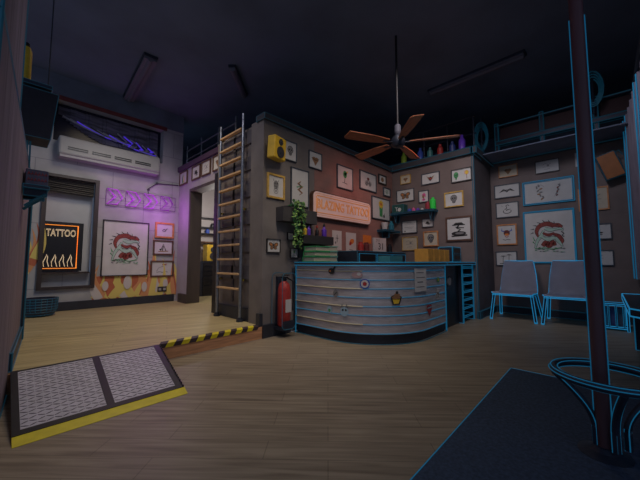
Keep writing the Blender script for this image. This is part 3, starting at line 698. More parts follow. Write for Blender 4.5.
picture('R', 1.24, 1.59, 1.34, 1.755, orange_f, 'demon', 'orange framed horned red demon head above the left chair', G3, 0.024)
picture('R', 1.255, 1.625, 0.93, 1.215, slate, 'palms', 'dark framed palm tree drawing just behind the left chair back', G3, 0.014)
picture('R', 0.53, 0.895, 2.67, 2.91, blk, 'sketch', 'dark framed faint pencil sketch above the wide double poster', G3, 0.012)
picture('R', 0.345, 1.105, 2.09, 2.535, slate, 'twofigures', 'wide pale double poster with two ink figures and blue outline', G3, 0.024, wr=0.007)
picture('R', 0.37, 1.12, 0.985, 1.955, slate, 'serpent', 'large poster of a curled red serpent hanging above the two grey chairs', G3, 0.016, wr=0.007, name='art_poster', cat='poster')
picture('R', 0.12, 0.31, 2.69, 2.94, paper, None, 'pale unframed sheet beside the pole near the top of the right wall', G3, 0.0, name='paper_sheet', cat='paper')
picture('R', -0.09, 0.30, 1.88, 2.28, orange_f, 'sketch', 'pale wood framed sheet behind the pole, under the tilted orange speaker', G3, 0.02, paper_cream)
picture('R', -0.098, 0.278, 1.38, 1.65, slate, 'hat', 'framed drawing half hidden behind the pole at its middle height', G3, 0.016)
picture('R', -0.099, 0.287, 0.94, 1.20, slate, 'sketch', 'lowest framed drawing partly hidden behind the pole', G3, 0.014)
picture('L', 1.275, 2.065, 0.73, 1.80, blk, 'serpent', 'large black framed poster of a curled red serpent on the left wall', G4, 0.018, name='art_poster', cat='poster', dep=0.035)
picture('L', 2.18, 2.56, 1.51, 1.84, orange_f, 'scribble', 'orange wooden framed small scribble, top of three right of the serpent poster', G4, 0.035, dep=0.03)
picture('L', 2.155, 2.555, 1.15, 1.46, walnut, 'tent', 'dark framed black tent drawing, middle of three beside the serpent poster', G4, 0.028, dep=0.03)
picture('L', 2.12, 2.58, 0.69, 1.03, walnut, 'script', 'dark framed lettering sketch with red mark, lowest of three by the doorway', G4, 0.03, dep=0.03)
for i, (a_, b_, c_, e_, kd, lb) in enumerate(((6.40, 6.80, 2.70, 3.0, 'flame', 'small framed drawing at the far left above the doorway'),
        (5.79, 6.17, 2.70, 3.0, 'hat', 'framed ink mark drawing, second from the left above the doorway'),
        (5.36, 5.73, 2.70, 3.0, 'sketch', 'framed pencil figure, third from the left above the doorway'),
        (4.90, 5.26, 2.70, 3.0, 'heart', 'framed drawing above the doorway half behind the ladder'))):
    picture('D', a_, b_, c_ - .02, e_ - .03, walnut, kd, lb, G5, 0.024)

# ------------------------------------------------------------------ left wall fittings
t = thing('wall_outlet', 'double black wall outlet low on the flame mural', 'outlet', (2.36, 6.833, 0.43))
MB().box((-0.09, -0.012, -0.055), (0.09, 0, 0.055), 0.004).build('cover_plate', blk, t)
for x in (-0.045, 0.045): MB().box((x - .025, -0.016, -.025), (x + .025, -0.012, .025)).build('socket', ac_m, t)
t = thing('air_conditioner', 'long white wall air conditioner above the purple neon arrows', 'air conditioner', (1.36, 6.849, 2.80))
ac = MB(); ac.box((-0.80, -0.24, 0.04), (0.80, 0, 0.36), 0.03); ac.build('housing', ac_m, t)
v_ = MB()
for i in range(4): v_.box((-0.68 + i * 0.34, -0.247, 0.13), (-0.40 + i * 0.34, -0.24, 0.15)); v_.box((-0.68 + i * 0.34, -0.247, 0.165), (-0.40 + i * 0.34, -0.24, 0.185))
v_.build('vent_slots', black_m, t)
MB().box((-0.78, -0.22, 0.0), (0.78, -0.03, 0.04)).build('air_flap', mat('flap_grey', (0.35, 0.33, 0.37), 0.5), t)
t = thing('neon_arrow_sign', 'row of four purple neon arrow outlines above the serpent poster', 'neon sign', (1.30, 6.849, 2.10))
fr = MB(); 
for z in (0.0, 0.30): fr.cyl((0.0, -0.03, z), (1.26, -0.03, z), 0.006, seg=8)
for x in (0, 0.32, .64, .96, 1.26): fr.cyl((x, -0.03, 0), (x, -0.03, 0.30), 0.005, seg=8); fr.cyl((x, -.03, .15), (x, 0, .15), .008, seg=6)
fr.build('support_frame', mat('frame_mauve', (.22, .12, .26), .5), t)
for i in range(4):
    x = 0.01 + i * 0.315; s_ = 1 - 0.04 * i
    A = MB()
    pts = [(0, .30), (.16, .29), (.25, .15), (.16, .01), (0, .0), (.12, .15)]
    A.tube([(x + p[0], -0.06, p[1]) for p in pts], 0.011, 8, True)
    A.tube([(x + .02, -.065, .27), (x + .15, -.065, .15), (x + .02, -.065, .03)], 0.008, 8)
    A.build('neon_arrow', neon_pu if i < 3 else neon_pd, t)
t = thing('neon_tattoo_sign', 'dark board with orange neon border and the word TATTOO behind the window frame', 'neon sign', (0.70, 6.90, 0.84))
MB().box((-0.31, 0, 0), (0.30, 0.03, 0.86)).build('back_board', black_m, t)
MB().tube([(-.28, -.015, .05), (.22, -.015, .05), (.22, -.015, .80), (-.28, -.015, .80)], 0.011, 8, True).build('neon_border', neon_or, t)
text_mesh('lettering', 'TATTOO', 0.17, neon_wh, t, (-.005, -0.01, .66), outline=True, bevel=0.004, sx=0.57)
hn = MB()
for i in range(4):
    x = -0.19 + i * 0.105
    hn.tube([(x - .02, -.012, .08), (x - .03, -.012, .16), (x, -.012, .24), (x + .01, -.012, .29), (x + .025, -.012, .24), (x + .02, -.012, .17), (x + .045, -.012, .08)], 0.0055, 6)
hn.build('neon_hands', neon_wh, t)
pp = MB()
pp.tube([(2.62, 6.83, 2.70), (2.18, 6.83, 2.66), (2.02, 6.83, 2.52), (2.02, 6.83, 2.42)], 0.010)
for p in ((2.18, 6.83, 2.66), (2.02, 6.83, 2.50)): pp.cyl((p[0], 6.81, p[2]), (p[0], 6.849, p[2]), 0.022, seg=10)
tag(pp.build('wall_conduit', mat('conduit', (0.06, 0.05, 0.07), 0.5)), 'thin dark cable conduit running down to the neon arrows', 'conduit')

# basket pouf by the left wall
t = thing('wire_basket', 'round dark mesh basket on the platform below the framed window', 'basket', (0.45, 6.45, 0.16))
MB().lathe([(0.14, 0), (0.19, 0.05), (0.21, 0.16), (0.2, 0.28), (0.17, 0.28), (0.17, 0.06), (0.02, 0.04)], seg=24).build('bowl', navy, t)
m_ = MB()
for j in range(7): 
    z = 0.03 + j * 0.04; r = 0.165 + 0.05 * math.sin(min(1, z / .2) * 1.57)
    m_.tube([(r * math.cos(a * math.pi / 12), r * math.sin(a * math.pi / 12), z) for a in range(24)], 0.006, 5, True)
for a in range(20):
    c, s_ = math.cos(a * math.pi / 10), math.sin(a * math.pi / 10)
    m_.tube([(.15 * c, .15 * s_, 0.01), (.205 * c, .205 * s_, .1), (.215 * c, .215 * s_, .28)], 0.005, 5)
m_.build('mesh', wire_dim, t)

# near left: wall speaker, bracket shelf, box
t = thing('hanging_speaker', 'big black loudspeaker hanging under the high shelf at upper left', 'speaker', (0.03, 3.80, 2.165))
sp = MB(); sp.slab([(0.0, .0), (.25, .0), (.25, .30), (.0, .30)], 0, 0.46)
for v in sp.bm.verts:
    if v.co.z < 0.2 and v.co.x > .1: v.co.x -= 0.02
    if v.co.z > .2 and v.co.x > .1: v.co.x += 0.02
sp.build('cabinet', mat('speaker_black', (0.018, 0.014, 0.022), 0.6, noise=0.2, scale=20), t, wr=0.003, wm=wire_dim)
MB().box((.08, .1, .46), (.16, .2, .49)).build('bracket', navy, t)
t = thing('high_wall_shelf', 'thin dark shelf hung from the ceiling above the black speaker', 'shelf', (-0.05, 3.80, 2.657))
MB().box((0, 0, 0), (.30, .42, .035)).build('board', navy, t, wr=0.003, wm=wire_dim)
for x in (.01, .29): MB().cyl((x, .38, .035), (x, .38, 1.64), .006, seg=6).build('hanger_rod', navy, t)
t = thing('yellow_canister', 'dim yellow canister standing on the high shelf at upper left', 'canister', (0.05, 3.90, 2.6935))
MB().lathe([(0.045, 0), (0.05, 0.02), (0.05, 0.30), (0.04, 0.34)]).build('body', yellow, t, smooth=True)
MB().lathe([(0.03, 0.34), (0.03, 0.38), (0.015, 0.39)]).build('cap', black_m, t)
t = thing('low_wall_shelf', 'dark bracket shelf on the left partition beside the framed window', 'shelf', (0.086, 3.40, 1.52))
MB().box((0, 0, 0.09), (.16, .32, .118)).build('board', navy, t, wr=0.003, wm=wire_dim)
for y in (.03, .26): MB().slab([(0.006, y), (.15, y), (.15, y + .02), (0.02, y + .02)], .03, .09).tube([(.02, y, -.06), (.06, y, -.02), (.14, y, .05)], 0.009, 6).build('bracket', navy, t, wr=0.003, wm=wire_dim)
t = thing('lettered_box', 'dark box with two rows of faded red symbols on the bracket shelf', 'box', (0.172, 3.52, 1.6405))
MB().box((-.074, -.1, 0), (.066, .1, .13), .004).build('carton', mat('box_slate', (0.10, 0.095, 0.14), 0.7, noise=0.2, scale=10), t)
for r_ in range(2):
    d_ = MB()
    for i in range(6):
        x = -.055 + i * .021; z = .03 + r_ * .05
        d_.stroke([(x - .007, z), (x, z + .03), (x + .008, z + .006), (x - .003, z + .016)], .004, -.1025, .0015)
    d_.build('red_symbol_row', red, t)
hp = MB()
for i in range(5):
    hp.cyl((0.055 + i * .02, 3.93 + .012 * i, 1.90), (0.05 + i * .02, 3.93 + .012 * i, 2.164), 0.007, seg=6)
tag(hp.build('hanging_cables', wire_dim), 'bundle of bluish cables hanging under the black speaker', 'cable', kind='stuff')

# ------------------------------------------------------------------ items on sign wall
def loudspeaker(name, label, loc, rz_, m, tilt=0, w=.28, h=.30, d=.22, wr=0):
    t = thing(name, label, 'speaker', loc, rz_, 'wall loudspeakers')
    t.rotation_euler = (tilt, 0, rz_)
    MB().box((-w / 2, -d, -h / 2), (w / 2, 0, h / 2), 0.015).build('cabinet', m, t, wr=wr, wm=wire)
    for z, r in ((.08, .045), (-.055, .078)):
        c = MB()
        c.cyl((0, -d + .002, z * h / .3), (0, -d - .008, z * h / .3), r, r, 24); c.cyl((0, -d - .008, z * h / .3), (0, -d - .014, z * h / .3), r * .35, r * .2, 16)
        c.build('woofer' if r > .06 else 'tweeter', cone_m, t)
    MB().box((-.03, 0, -.03), (.03, .05, .03)).build('wall_mount', black_m, t)
    return t
loudspeaker('wall_loudspeaker', 'yellow two-cone loudspeaker on the grey wall near the ladder', (2.53, 3.30, 2.57), R_(14), spk_y, R_(3), w=.26, h=.31, d=.13)
t = thing('wall_loudspeaker', 'flat orange fronted loudspeaker hanging tilted on the right wall behind the pole', 'speaker', (6.75, -.13, 2.57), FACE_X, 'wall loudspeakers')
t.rotation_euler = (R_(6), R_(-17), FACE_X)
MB().box((-.12, -.02, -.21), (.12, .14, .21), .008).build('cabinet', navy, t, wr=.005, wm=wire_dim)
MB().box((-.11, -.032, -.20), (.11, -.02, .20), .004).build('front_grille', spk_o, t)
MB().tube([(0, .14, 0), (0, .2, .03)], .02, 8).build('wall_mount', black_m, t)
MB().tube([(.11, -.03, .17), (.17, .0, .19), (.19, .05, .1)], .006, 5).build('cable', wire_dim, t)

t = thing('plant_shelf', 'dark grey box shelf on the wall below the snake poster', 'shelf', (2.86, 3.35, 1.57))
MB().box((-.23, -.16, 0), (.44, 0, .05)).box((-.23, -.16, .05), (-.2, 0, .20)).box((-.2, -.16, .05), (.44, -.14, .20)).build('tray', mat('shelf_charcoal', (0.06, 0.055, 0.058), 0.7, noise=0.2, scale=6), t)
t = thing('trailing_plant', 'green ivy in a dark pot trailing down from the plant shelf', 'plant', (2.77, 3.27, 1.6235))
MB().lathe([(.035, 0), (.05, .02), (.062, .17), (.055, .17), (.045, .1), (.01, .1)]).build('pot', black_m, t)
iv = MB(); vr = random.Random(5)
def leaf(p, s, a, b):
    M_ = Matrix.Rotation(a, 4, 'Z') @ Matrix.Rotation(b, 4, 'X')
    vs = [iv.bm.verts.new(Vector(p) + M_ @ Vector(q)) for q in ((0, 0, 0), (s * .5, -s * .1, s * .3), (s * .42, -s * .05, s * .8), (0, 0, s * 1.1), (-s * .42, -s * .05, s * .8), (-s * .5, -s * .1, s * .3))]
    iv.mi = vr.choice((0, 0, 1)); iv._f([iv.bm.faces.new(vs)])
stm = MB()
for k in range(9):
    ox = .0 + .022 * k + vr.random() * .02; L_ = .30 + vr.random() * .42; pts = [(vr.uniform(-.02, .03), 0, .17)]
    for i in range(12):
        q = i / 11; pts.append((ox + .03 * q + .02 * math.sin(i + k), -.115 - .02 * vr.random(), .24 - q * L_))
    stm.tube(pts, .003, 4)
    for p in pts[0:]:
        for j in range(2): leaf((p[0] + vr.uniform(-.03, .03), p[1] + vr.uniform(-.02, .015), p[2] + vr.uniform(-.02, .02)), vr.uniform(.025, .045), vr.uniform(-1.2, 1.2), vr.uniform(1.9, 3.4))
iv.build('leaves', [leafm, mat('ivy_leaf_dark', (0.05, 0.15, 0.04), 0.6)], t); stm.build('stems', green, t)
t = thing('white_mug', 'white jar with dark lid on the plant shelf beside the ivy', 'jar', (3.00, 3.27, 1.622))
MB().lathe([(.05, 0), (.055, .01), (.055, .17)]).build('body', paper, t, smooth=True); MB().lathe([(.06, .17), (.06, .20), (.03, .205)]).build('lid', black_m, t)

t = thing('bottle_shelf', 'dark slab shelf holding coloured ink bottles below the long sign', 'shelf', (3.36, 3.348, 1.265))
MB().box((-.40, -.22, 0), (.26, 0, .13), .006).build('slab', mat('shelf_black', (0.035, 0.03, 0.035), 0.6), t)
def bottle(name, label, loc, m, cap, r=.03, h=.14, group=None, wr=0):
    t = thing(name, label, 'bottle', loc, 0, group)
    MB().lathe([(r * .9, 0), (r, h * .05), (r, h * .68), (r * .45, h * .82), (r * .4, h)], seg=14).build('body', m, t, smooth=True)
    MB().lathe([(r * .5, h), (r * .5, h * 1.12), (r * .3, h * 1.3)], seg=12).build('cap', cap, t)
    return t
GB = 'ink bottles on the dark slab shelf'
bottle('ink_bottle', 'yellow ink bottle at the left end of the dark slab shelf', (3.05, 3.20, 1.3955), yellow, black_m, .035, .13, GB)
bottle('ink_bottle', 'tall purple ink bottle beside the yellow one on the slab shelf', (3.15, 3.22, 1.3955), purple, black_m, .033, .14, GB)
bottle('ink_bottle', 'small black ink bottle in the middle of the slab shelf', (3.31, 3.20, 1.3955), black_m, red, .028, .13, GB)
bottle('ink_bottle', 'blue violet ink bottle at the right end of the slab shelf', (3.47, 3.20, 1.3955), purple, black_m, .04, .16, GB)

# long sign
t = thing('shop_sign', 'long rounded pale sign reading BLAZING TATTOO on the brick wall', 'sign', (4.09, 3.345, 1.92))
def rrect(w, h, r, n=6):
    P = []
    for cx, cz, a0 in ((w - r, h - r, 0), (-w + r, h - r, 90), (-w + r, -h + r, 180), (w - r, -h + r, 270)):
        for i in range(n + 1): a = R_(a0 + 90 * i / n); P.append((cx + r * math.cos(a), cz + r * math.sin(a)))
    return P
MB().poly(rrect(.80, .215, .09), -.07, .07).build('sign_box', walnut, t)
MB().poly(rrect(.785, .200, .08), -.075, .006).build('sign_face', sign_face, t)
MB().tube([(x, -.078, z) for x, z in rrect(.72, .135, .012, 1)], .007, 6, True).tube([(x, -.078, z) for x, z in rrect(.755, .17, .05, 3)], .003, 6, True).build('border_line', sign_line, t)
text_mesh('lettering', 'BLAZING TATTOO', 0.21, sign_line, t, (0, -0.078, 0), outline=True, bevel=0.0055, sx=0.80)

# loose sheets under the sign
picture('S', 3.83, 4.08, 1.20, 1.54, paper, 'cross', 'unframed sheet with small cross pinned under the sign', 'loose sheets pinned under the sign', 0.0, name='pinned_sheet', cat='paper')
picture('S', 4.20, 4.50, 1.12, 1.53, paper, 'redsplash', 'unframed sheet with red splash pinned under the sign', 'loose sheets pinned under the sign', 0.0, name='pinned_sheet', cat='paper')
picture('S', 4.72, 5.0, 1.36, 1.52, orange, None, 'small orange sheet pinned under the right end of the sign', 'loose sheets pinned under the sign', 0.0, pm=orange, name='pinned_sheet', cat='paper')

# fire extinguisher
t = thing('fire_extinguisher', 'red fire extinguisher in a blue outlined wall bracket left of the counter', 'fire extinguisher', (2.67, 3.20, 0.0))
MB().lathe([(.075, .14), (.088, .16), (.088, .62), (.07, .70), (.03, .74)], seg=24).build('cylinder', red, t, smooth=True)
MB().lathe([(.03, .74), (.03, .79), (.012, .80)]).box((-.02, -.06, .78), (.02, .05, .80)).box((-.012, -.09, .815), (.012, .03, .83)).build('valve_handle', black_m, t)
MB().tube([(.03, -.03, .78), (.11, -.05, .74), (.115, -.05, .5), (.10, -.06, .34)], .012, 8).build('hose', black_m, t)
MB().poly([(-.05, .33), (.05, .33), (.05, .5), (-.05, .5)], -.0905, .003).build('label_sticker', paper, t)
MB().box((-.03, .095, .14), (.03, .15, .80)).box((-.095, -.10, .10), (.095, .14, .135)).box((-.095, -.10, .135), (.095, -.092, .22)).build('wall_bracket', navy, t)
f = MB(); P = rrect(.115, .37, .06, 4)
for y in (-.10, .12): f.tube([(x, y, z + .48) for x, z in P], .005, 5, True)
f.build('bracket_outline', wire_dim, t)

# ------------------------------------------------------------------ counter
CX0, CY0, RC = 2.95, 1.73, 0.92
def arcpath(off=0.0, n=18):
    """front line of the counter, from the sign wall round to the straight part; off < 0 goes inside"""
    P = [(CX0 - off, 3.27)]
    cx, cy = CX0 + RC, CY0 + RC
    for i in range(n + 1):
        a = R_(180 + 90 * i / n); P.append((cx + (RC + off) * math.cos(a), cy + (RC + off) * math.sin(a)))
    P.append((4.50, CY0 - off)); return P
ct = thing('reception_counter', 'curved grey reception counter of stacked bands covered with small stickers', 'counter', (0, 0, 0))
body = MB()
def band(mb, off0, off1, z0, z1, path=arcpath):
    A, B_ = path(off0), path(off1)
    mb.slab(A + B_[::-1], z0, z1)
band(body, 0.0, -0.06, 0.12, 0.955)
body.build('curved_front', counter_m, ct)
pln = MB(); band(pln, -0.03, -0.09, 0.0, 0.12); pln.build('plinth', base_m, ct)
k_ = MB(); 
def line(off, z, r, m0, nm, cut=None):
    P = [(x, y, z) for x, y in arcpath(off)]
    if cut: P = P[cut[0]:cut[1]]
    MB().tube(P, r, 6).build(nm, m0, ct)
for i in range(8):
    z = 0.13 + i * 0.108
    line(0.003, z, .0045, wire, 'band_groove')
for z in (.886, .67, .454, .238): line(0.006, z, .0062, cream_l, 'groove_highlight', (0, 8))
line(0.004, 0.005, .006, wire_dim, 'floor_line')
tp = MB(); A = arcpath(0.035); tp.slab(A + [(4.50, 2.25), (4.2, 2.3), (3.75, 2.45), (3.5, 2.8), (3.45, 3.27)], 0.955, 0.995)
tp.build('counter_top', mat('top_slate', (0.06, 0.065, 0.08), 0.5, noise=0.2, scale=8), ct, wr=.006, wm=wire, skip=lambda a, b: abs(a.z - b.z) > .01)
MB().cyl((4.5, CY0, 0), (4.5, CY0, .955), .012, seg=6).build('end_edge', wire, ct)
MB().cyl((2.945, 3.27, 0), (2.945, 3.27, .955), .009, seg=6).build('wall_edge', wire, ct)
# stickers on counter
def on_arc(ang, z, off=0.012):
    cx, cy = CX0 + RC, CY0 + RC
    if ang > 270: return (ang / 100, CY0 - off, z), 0.0
    a = R_(ang)
    return (cx + (RC + off) * math.cos(a), cy + (RC + off) * math.sin(a), z), a + R_(90)
def sticker(ang, z, shapes, nm='sticker', label=None):
    p, rz_ = on_arc(ang, z); mb = MB(); mats = []
    for kind, m, *a in shapes:
        if m not in mats: mats.append(m)
        mb.mi = mats.index(m)
        if kind == 'b': mb.blob(*a)
        elif kind == 'p': mb.poly(*a)
        else: mb.stroke(*a)
    o = mb.build(nm, mats, ct); o.location = p; o.rotation_euler = (0, 0, rz_)
    if label: o['label'] = label
    return o
lightblue = mat('pale_blue', (.35, .5, .6), .6)
sticker(211.7, .733, [('b', blue, 0, 0, .062, .062), ('b', paper, 0, 0, .048, .048, -.001), ('b', red, 0, 0, .025, .025, -.002)], label='round sticker with blue ring and red centre')
sticker(235.4, .552, [('p', ink, [(-.045, -.07), (.045, -.07), (.07, .005), (-.07, .005)]), ('p', yellow, [(-.03, -.06), (.03, -.06), (.05, 0), (-.05, 0)], -.001), ('b', ink, 0, .015, .075, .03, -.001), ('b', brown, 0, .018, .06, .02, -.002), ('b', brown, .01, .045, .04, .022, -.002), ('b', ink, .01, .075, .018, .018, -.003)], label='cupcake sticker')
sticker(391, .377, [('b', red, -.035, .02, .045, .045), ('b', red, .035, .02, .045, .045), ('p', red, [(-.078, .01), (0, -.09), (.078, .01)], -.001), ('s', lightblue, [(-.07, .02), (.07, .03)], .018, -.003)], label='red heart sticker')
sticker(419, .531, [('b', paper, 0, 0, .075, .05), ('b', ink, -.03, 0, .022, .028, -.001), ('b', paper, -.03, 0, .012, .016, -.002), ('s', ink, [(.01, .02), (.045, .02), (.01, -.02), (.045, -.02)], .01, -.002), ('b', paper, .01, .06, .035, .04)], label='white cloud shaped sticker')
sticker(195.6, .382, [('b', lightblue, 0, 0, .055, .06), ('b', ink, -.02, .02, .014, .014, -.001), ('b', ink, .02, .02, .014, .014, -.001), ('p', ink_grey, [(-.05, .05), (-.03, .10), (-.01, .05)]), ('p', ink_grey, [(.05, .05), (.03, .10), (.01, .05)])], label='pale blue owl sticker')
sticker(184, .883, [('b', ink, 0, 0, .05, .04), ('s', ink, [(.03, .02), (.06, .06)], .02), ('b', orange, -.02, 0, .014, .01, -.001)], label='small dark bird sticker')
sticker(206, .84, [('b', mat('dusty_rose', (.45, .3, .3), .7), 0, 0, .07, .04), ('b', paper, .02, .01, .025, .02, -.001)], label='dusty pink oval sticker')
sticker(182, .39, [('b', lightblue, 0, 0, .04, .045), ('b', green, 0, -.01, .02, .02, -.001)], label='small pale green sticker')
sticker(422, .752, [('b', green, 0, 0, .05, .035), ('b', yellow, 0, 0, .02, .015, -.001)], label='small green sticker')
sticker(188, .60, [('b', ink_grey, 0, 0, .04, .05), ('s', ink, [(-.02, -.02), (.02, .02)], .012, -.001)], label='small grey sticker')
sticker(258.9, .775, [('p', paper, [(-.115, -.15), (.125, -.15), (.125, .15), (-.115, .15)], -.004), ('s', ink_grey, [(-.08, .09), (.07, .09)], .012, -.006), ('s', ink_grey, [(-.08, .03), (.09, .03)], .008, -.006), ('s', ink_grey, [(-.06, -.03), (.05, -.03)], .014, -.006), ('s', ink_grey, [(-.08, -.09), (.08, -.09)], .008, -.006)], 'taped_note', 'white note taped to the counter front')
# side part of the counter: recess door and shelf end
sd = MB(); sd.box((4.53, 1.80, 0.0), (5.24, 1.84, .955)); sd.build('recess_panel', black_m, ct)
MB().cyl((4.80, 1.80, .70), (4.80, 1.775, .70), .062, seg=24).build('round_knob', mat('knob_grey', (.30, .29, .29), .5), ct)
sh = MB(); sh.box((5.24, 1.74, 0), (5.28, 2.2, .955)); sh.box((5.78, 1.74, 0), (5.82, 2.2, .955)); sh.box((5.28, 2.15, 0), (5.78, 2.2, .955))
for i in range(7): sh.box((5.28, 1.75, .08 + i * .135), (5.78, 2.15, .105 + i * .135))
sh.build('end_shelves', navy, ct, wr=.0065, wm=wire)
for x, z in ((5.42, .645), (5.6, .51), (5.5, .78)): MB().lathe([(.03, 0), (.035, .06), (.02, .09)], (x, 1.85, z), 10).build('stored_pot', wire_dim, ct)
MB().box((4.50, 1.695, .955), (5.83, 2.3, .995)).build('side_top', MATS['top_slate'], ct, wr=.006, wm=wire)

# things on the counter
gpage = mat('page_cream', (.55, .5, .38), .8)
def book(name, label, loc, m, w, d, h, rz_=0, group=None):
    t = thing(name, label, 'book', loc, rz_, group)
    c = MB(); c.box((-w / 2, -d / 2, 0), (w / 2, d / 2, .012)); c.box((-w / 2, -d / 2, h - .012), (w / 2, d / 2, h)); c.box((-w / 2, d / 2 - .01, .012), (w / 2, d / 2, h - .012))
    c.build('cover', m, t); MB().box((-w / 2 + .012, -d / 2 + .01, .012), (w / 2 - .012, d / 2 - .01, h - .012)).build('pages', gpage, t)
bg_ = mat('binder_green', (.05, .33, .12), .6, noise=.1, scale=10); tl = mat('binder_teal', (.20, .45, .36), .6, noise=.1, scale=10)
zz = 1.003
for i, (nm, h) in enumerate((('bottom', .075), ('middle', .07), ('top', .075))):
    book('green_binder', f'green binder, {nm} one of the left stack on the counter', (3.13 + .01 * i, 3.04, zz), bg_, .33 - .01 * i, .24, h, R_(2 * i - 2), 'green binders stacked on the counter'); zz += h + .0015
zz = 1.003
for i, (nm, h) in enumerate((('bottom', .08), ('middle', .075), ('top', .08))):
    book('teal_binder', f'pale teal binder, {nm} one of the stack beside the green binders', (3.46, 3.10, zz), tl, .22, .2, h, R_(3 - 3 * i), 'teal binders stacked on the counter'); zz += h + .0015
of = mat('folder_orange', (.68, .34, .06), .7, noise=.12, scale=12)
for i in range(4):
    t = tag(MB().box((-.1, -.11, 0), (.1, .11, .20), .004).slab([(-.07, -.112), (.07, -.112), (.07, -.11), (-.07, -.11)], .05, .09).build('orange_folder_box', of), ('leftmost', 'second from left', 'third from left', 'rightmost')[i] + ' of the four orange folder boxes on the counter', 'folder', 'orange folder boxes in a row on the counter')
    t.location = (4.52 + i * .215, 2.05, 1.003)
t = thing('drawer_organiser', 'small dark blue outlined organiser at the right end of the counter', 'organiser', (5.58, 2.05, 1.003))
MB().box((-.2, -.12, 0), (.2, .12, .26)).build('case', navy, t, wr=.006, wm=wire)
for z in (.03, .15): MB().box((-.17, -.13, z), (.17, -.121, z + .09)).build('drawer', black_m, t, wr=.004, wm=wire_dim)
t = thing('back_cabinet', 'low dark cabinet behind the counter carrying the calendar', 'cabinet', (4.35, 2.95, 0))
MB().box((-.62, -.2, 0), (.9, .2, 1.17)).build('body', navy, t, wr=.006, wm=wire_dim)
for x in (-.58, -.08, .42): MB().box((x, -.215, .65), (x + .45, -.2, 1.13)).build('door', black_m, t, wr=.004, wm=wire)
t = thing('desk_calendar', 'white calendar with digits standing on the dark back cabinet', 'calendar', (4.50, 2.84, 1.174), R_(-8))
MB().box((-.16, -.015, 0), (.16, .015, .24)).box((-.16, .015, 0), (.16, .06, .01)).build('sheet', paper, t)
d_ = text_mesh('digits', '31', .16, ink, t, (0.02, -.0165, .09), extrude=.001)
text_mesh('small_digits', '7 1', .07, ink, t, (-.06, -.0165, .19), extrude=.001)
for i, (x, m_, lb) in enumerate(((4.0, red, 'dark red ink jar left of the calendar'), (4.16, dred, 'dark maroon ink jar next to the calendar'), (4.9, black_m, 'black ink jar right of the calendar'))):
    o = tag(MB().lathe([(.045, 0), (.05, .01), (.05, .11), (.035, .12), (.035, .15)], seg=14).build('ink_jar', m_), lb, 'jar', 'ink jars on the back cabinet'); o.location = (x, 2.88, 1.174)
o = tag(MB().box((-.17, -.10, 0), (.17, .10, .09), .01).build('glove_box', mat('teal_box', (.05, .25, .30), .6), wr=.004, wm=wire_dim), 'small teal box on the counter behind the round sticker', 'box'); o.location = (3.85, 2.25, .9985)
MB  # counter inner top
# small corner shelf with white pot below the sunflower picture
t = thing('corner_shelf', 'small teal bracket shelf below the sunflower picture', 'shelf', (5.52, 3.347, 1.62))
MB().box((-.30, -.2, 0), (.28, 0, .03)).build('board', navy, t, wr=.006, wm=wire_dim); MB().slab([(-.1, -.15), (-.08, -.15), (-.08, 0), (-.1, 0)], -.12, 0).build('bracket', navy, t, wr=.004, wm=wire_dim)
o = tag(MB().lathe([(.05, 0), (.075, .15), (.068, .15), (.04, .02)], seg=16).build('white_pot', paper, smooth=True), 'white tapered pot on the small corner shelf', 'pot'); o.location = (5.35, 3.25, 1.6535)
o = tag(MB().lathe([(.05, 0), (.06, .03), (.06, .12), (.03, .16), (.03, .2)], seg=14).build('teal_flask', mat('teal_flask_m', (.03, .2, .28), .4)), 'dark teal flask beside the white pot on the corner shelf', 'bottle'); o.location = (5.58, 3.23, 1.6535)

# wall shelf on middle wall
t = thing('wall_shelf', 'blue outlined bracket shelf on the taupe middle wall', 'shelf', (5.848, 2.81, 1.99), FACE_X)
MB().box((-.46, -.22, 0), (.46, 0, .03)).build('board', navy, t, wr=.007, wm=wire_dim)
for x in (-.36, .40): MB().poly([(x - .03, -.16), (x + .0, 0), (x - .06, 0)], -.14, .14).build('bracket', navy, t, wr=.005, wm=wire_dim)
zs_ = 2.0275
def wsh(name, label, cat, y, m, kind, s, wr=0, dx=.11, group=None):
    if kind == 'box': o = MB().box((-.09, -s[0] / 2, 0), (.09, s[0] / 2, s[1]), .004).build(name, m, wr=wr, wm=wire_dim)
    else: o = MB().lathe([(s[0] * .95, 0), (s[0], .01), (s[0], s[1] * .8), (s[0] * .5, s[1] * .88), (s[0] * .5, s[1])], seg=14).build(name, m, smooth=True)
    tag(o, label, cat, group); o.location = (5.848 - dx, y, zs_); return o
b_ = wsh('games_box', 'dark green box with pale lettering on the left of the wall shelf', 'box', 3.11, mat('box_green', (.02, .09, .08), .6, noise=.1, scale=10), 'box', (.26, .17), .004)
d_ = MB(); d_.m(0).stroke([(-.06, .11), (.0, .11)], .014, -.0025); d_.stroke([(-.03, .11), (-.02, .03)], .014, -.0025); d_.blob(.04, .06, .04, .04, -.0025); 
d_ = d_.build('pale_lettering', paper, b_); d_.location = (-.0925, 0, 0); d_.rotation_euler = (0, 0, FACE_X)
GP = 'paint pots on the wall shelf'
for i, (y, m_, s, lb) in enumerate(((2.89, blue, (.045, .07), 'small blue pot beside the green box'), (2.80, pink, (.035, .08), 'small pink pot on the wall shelf'), (2.71, purple, (.035, .06), 'small violet pot on the wall shelf'), (2.62, paper, (.03, .05), 'tiny white pot left of the red can'))):
    wsh('paint_pot', lb, 'pot', y, m_, 'can', s, group=GP)
wsh('spray_can', 'dull red spray can on the wall shelf left of the bright green one', 'spray can', 2.50, mat('can_red', (.35, .03, .05), .5), 'can', (.05, .16), group='spray cans on the wall shelf')
wsh('spray_can', 'bright green spray can at the right end of the wall shelf', 'spray can', 2.40, mat('can_green', (.04, .75, .08), .5), 'can', (.058, .23), group='spray cans on the wall shelf')

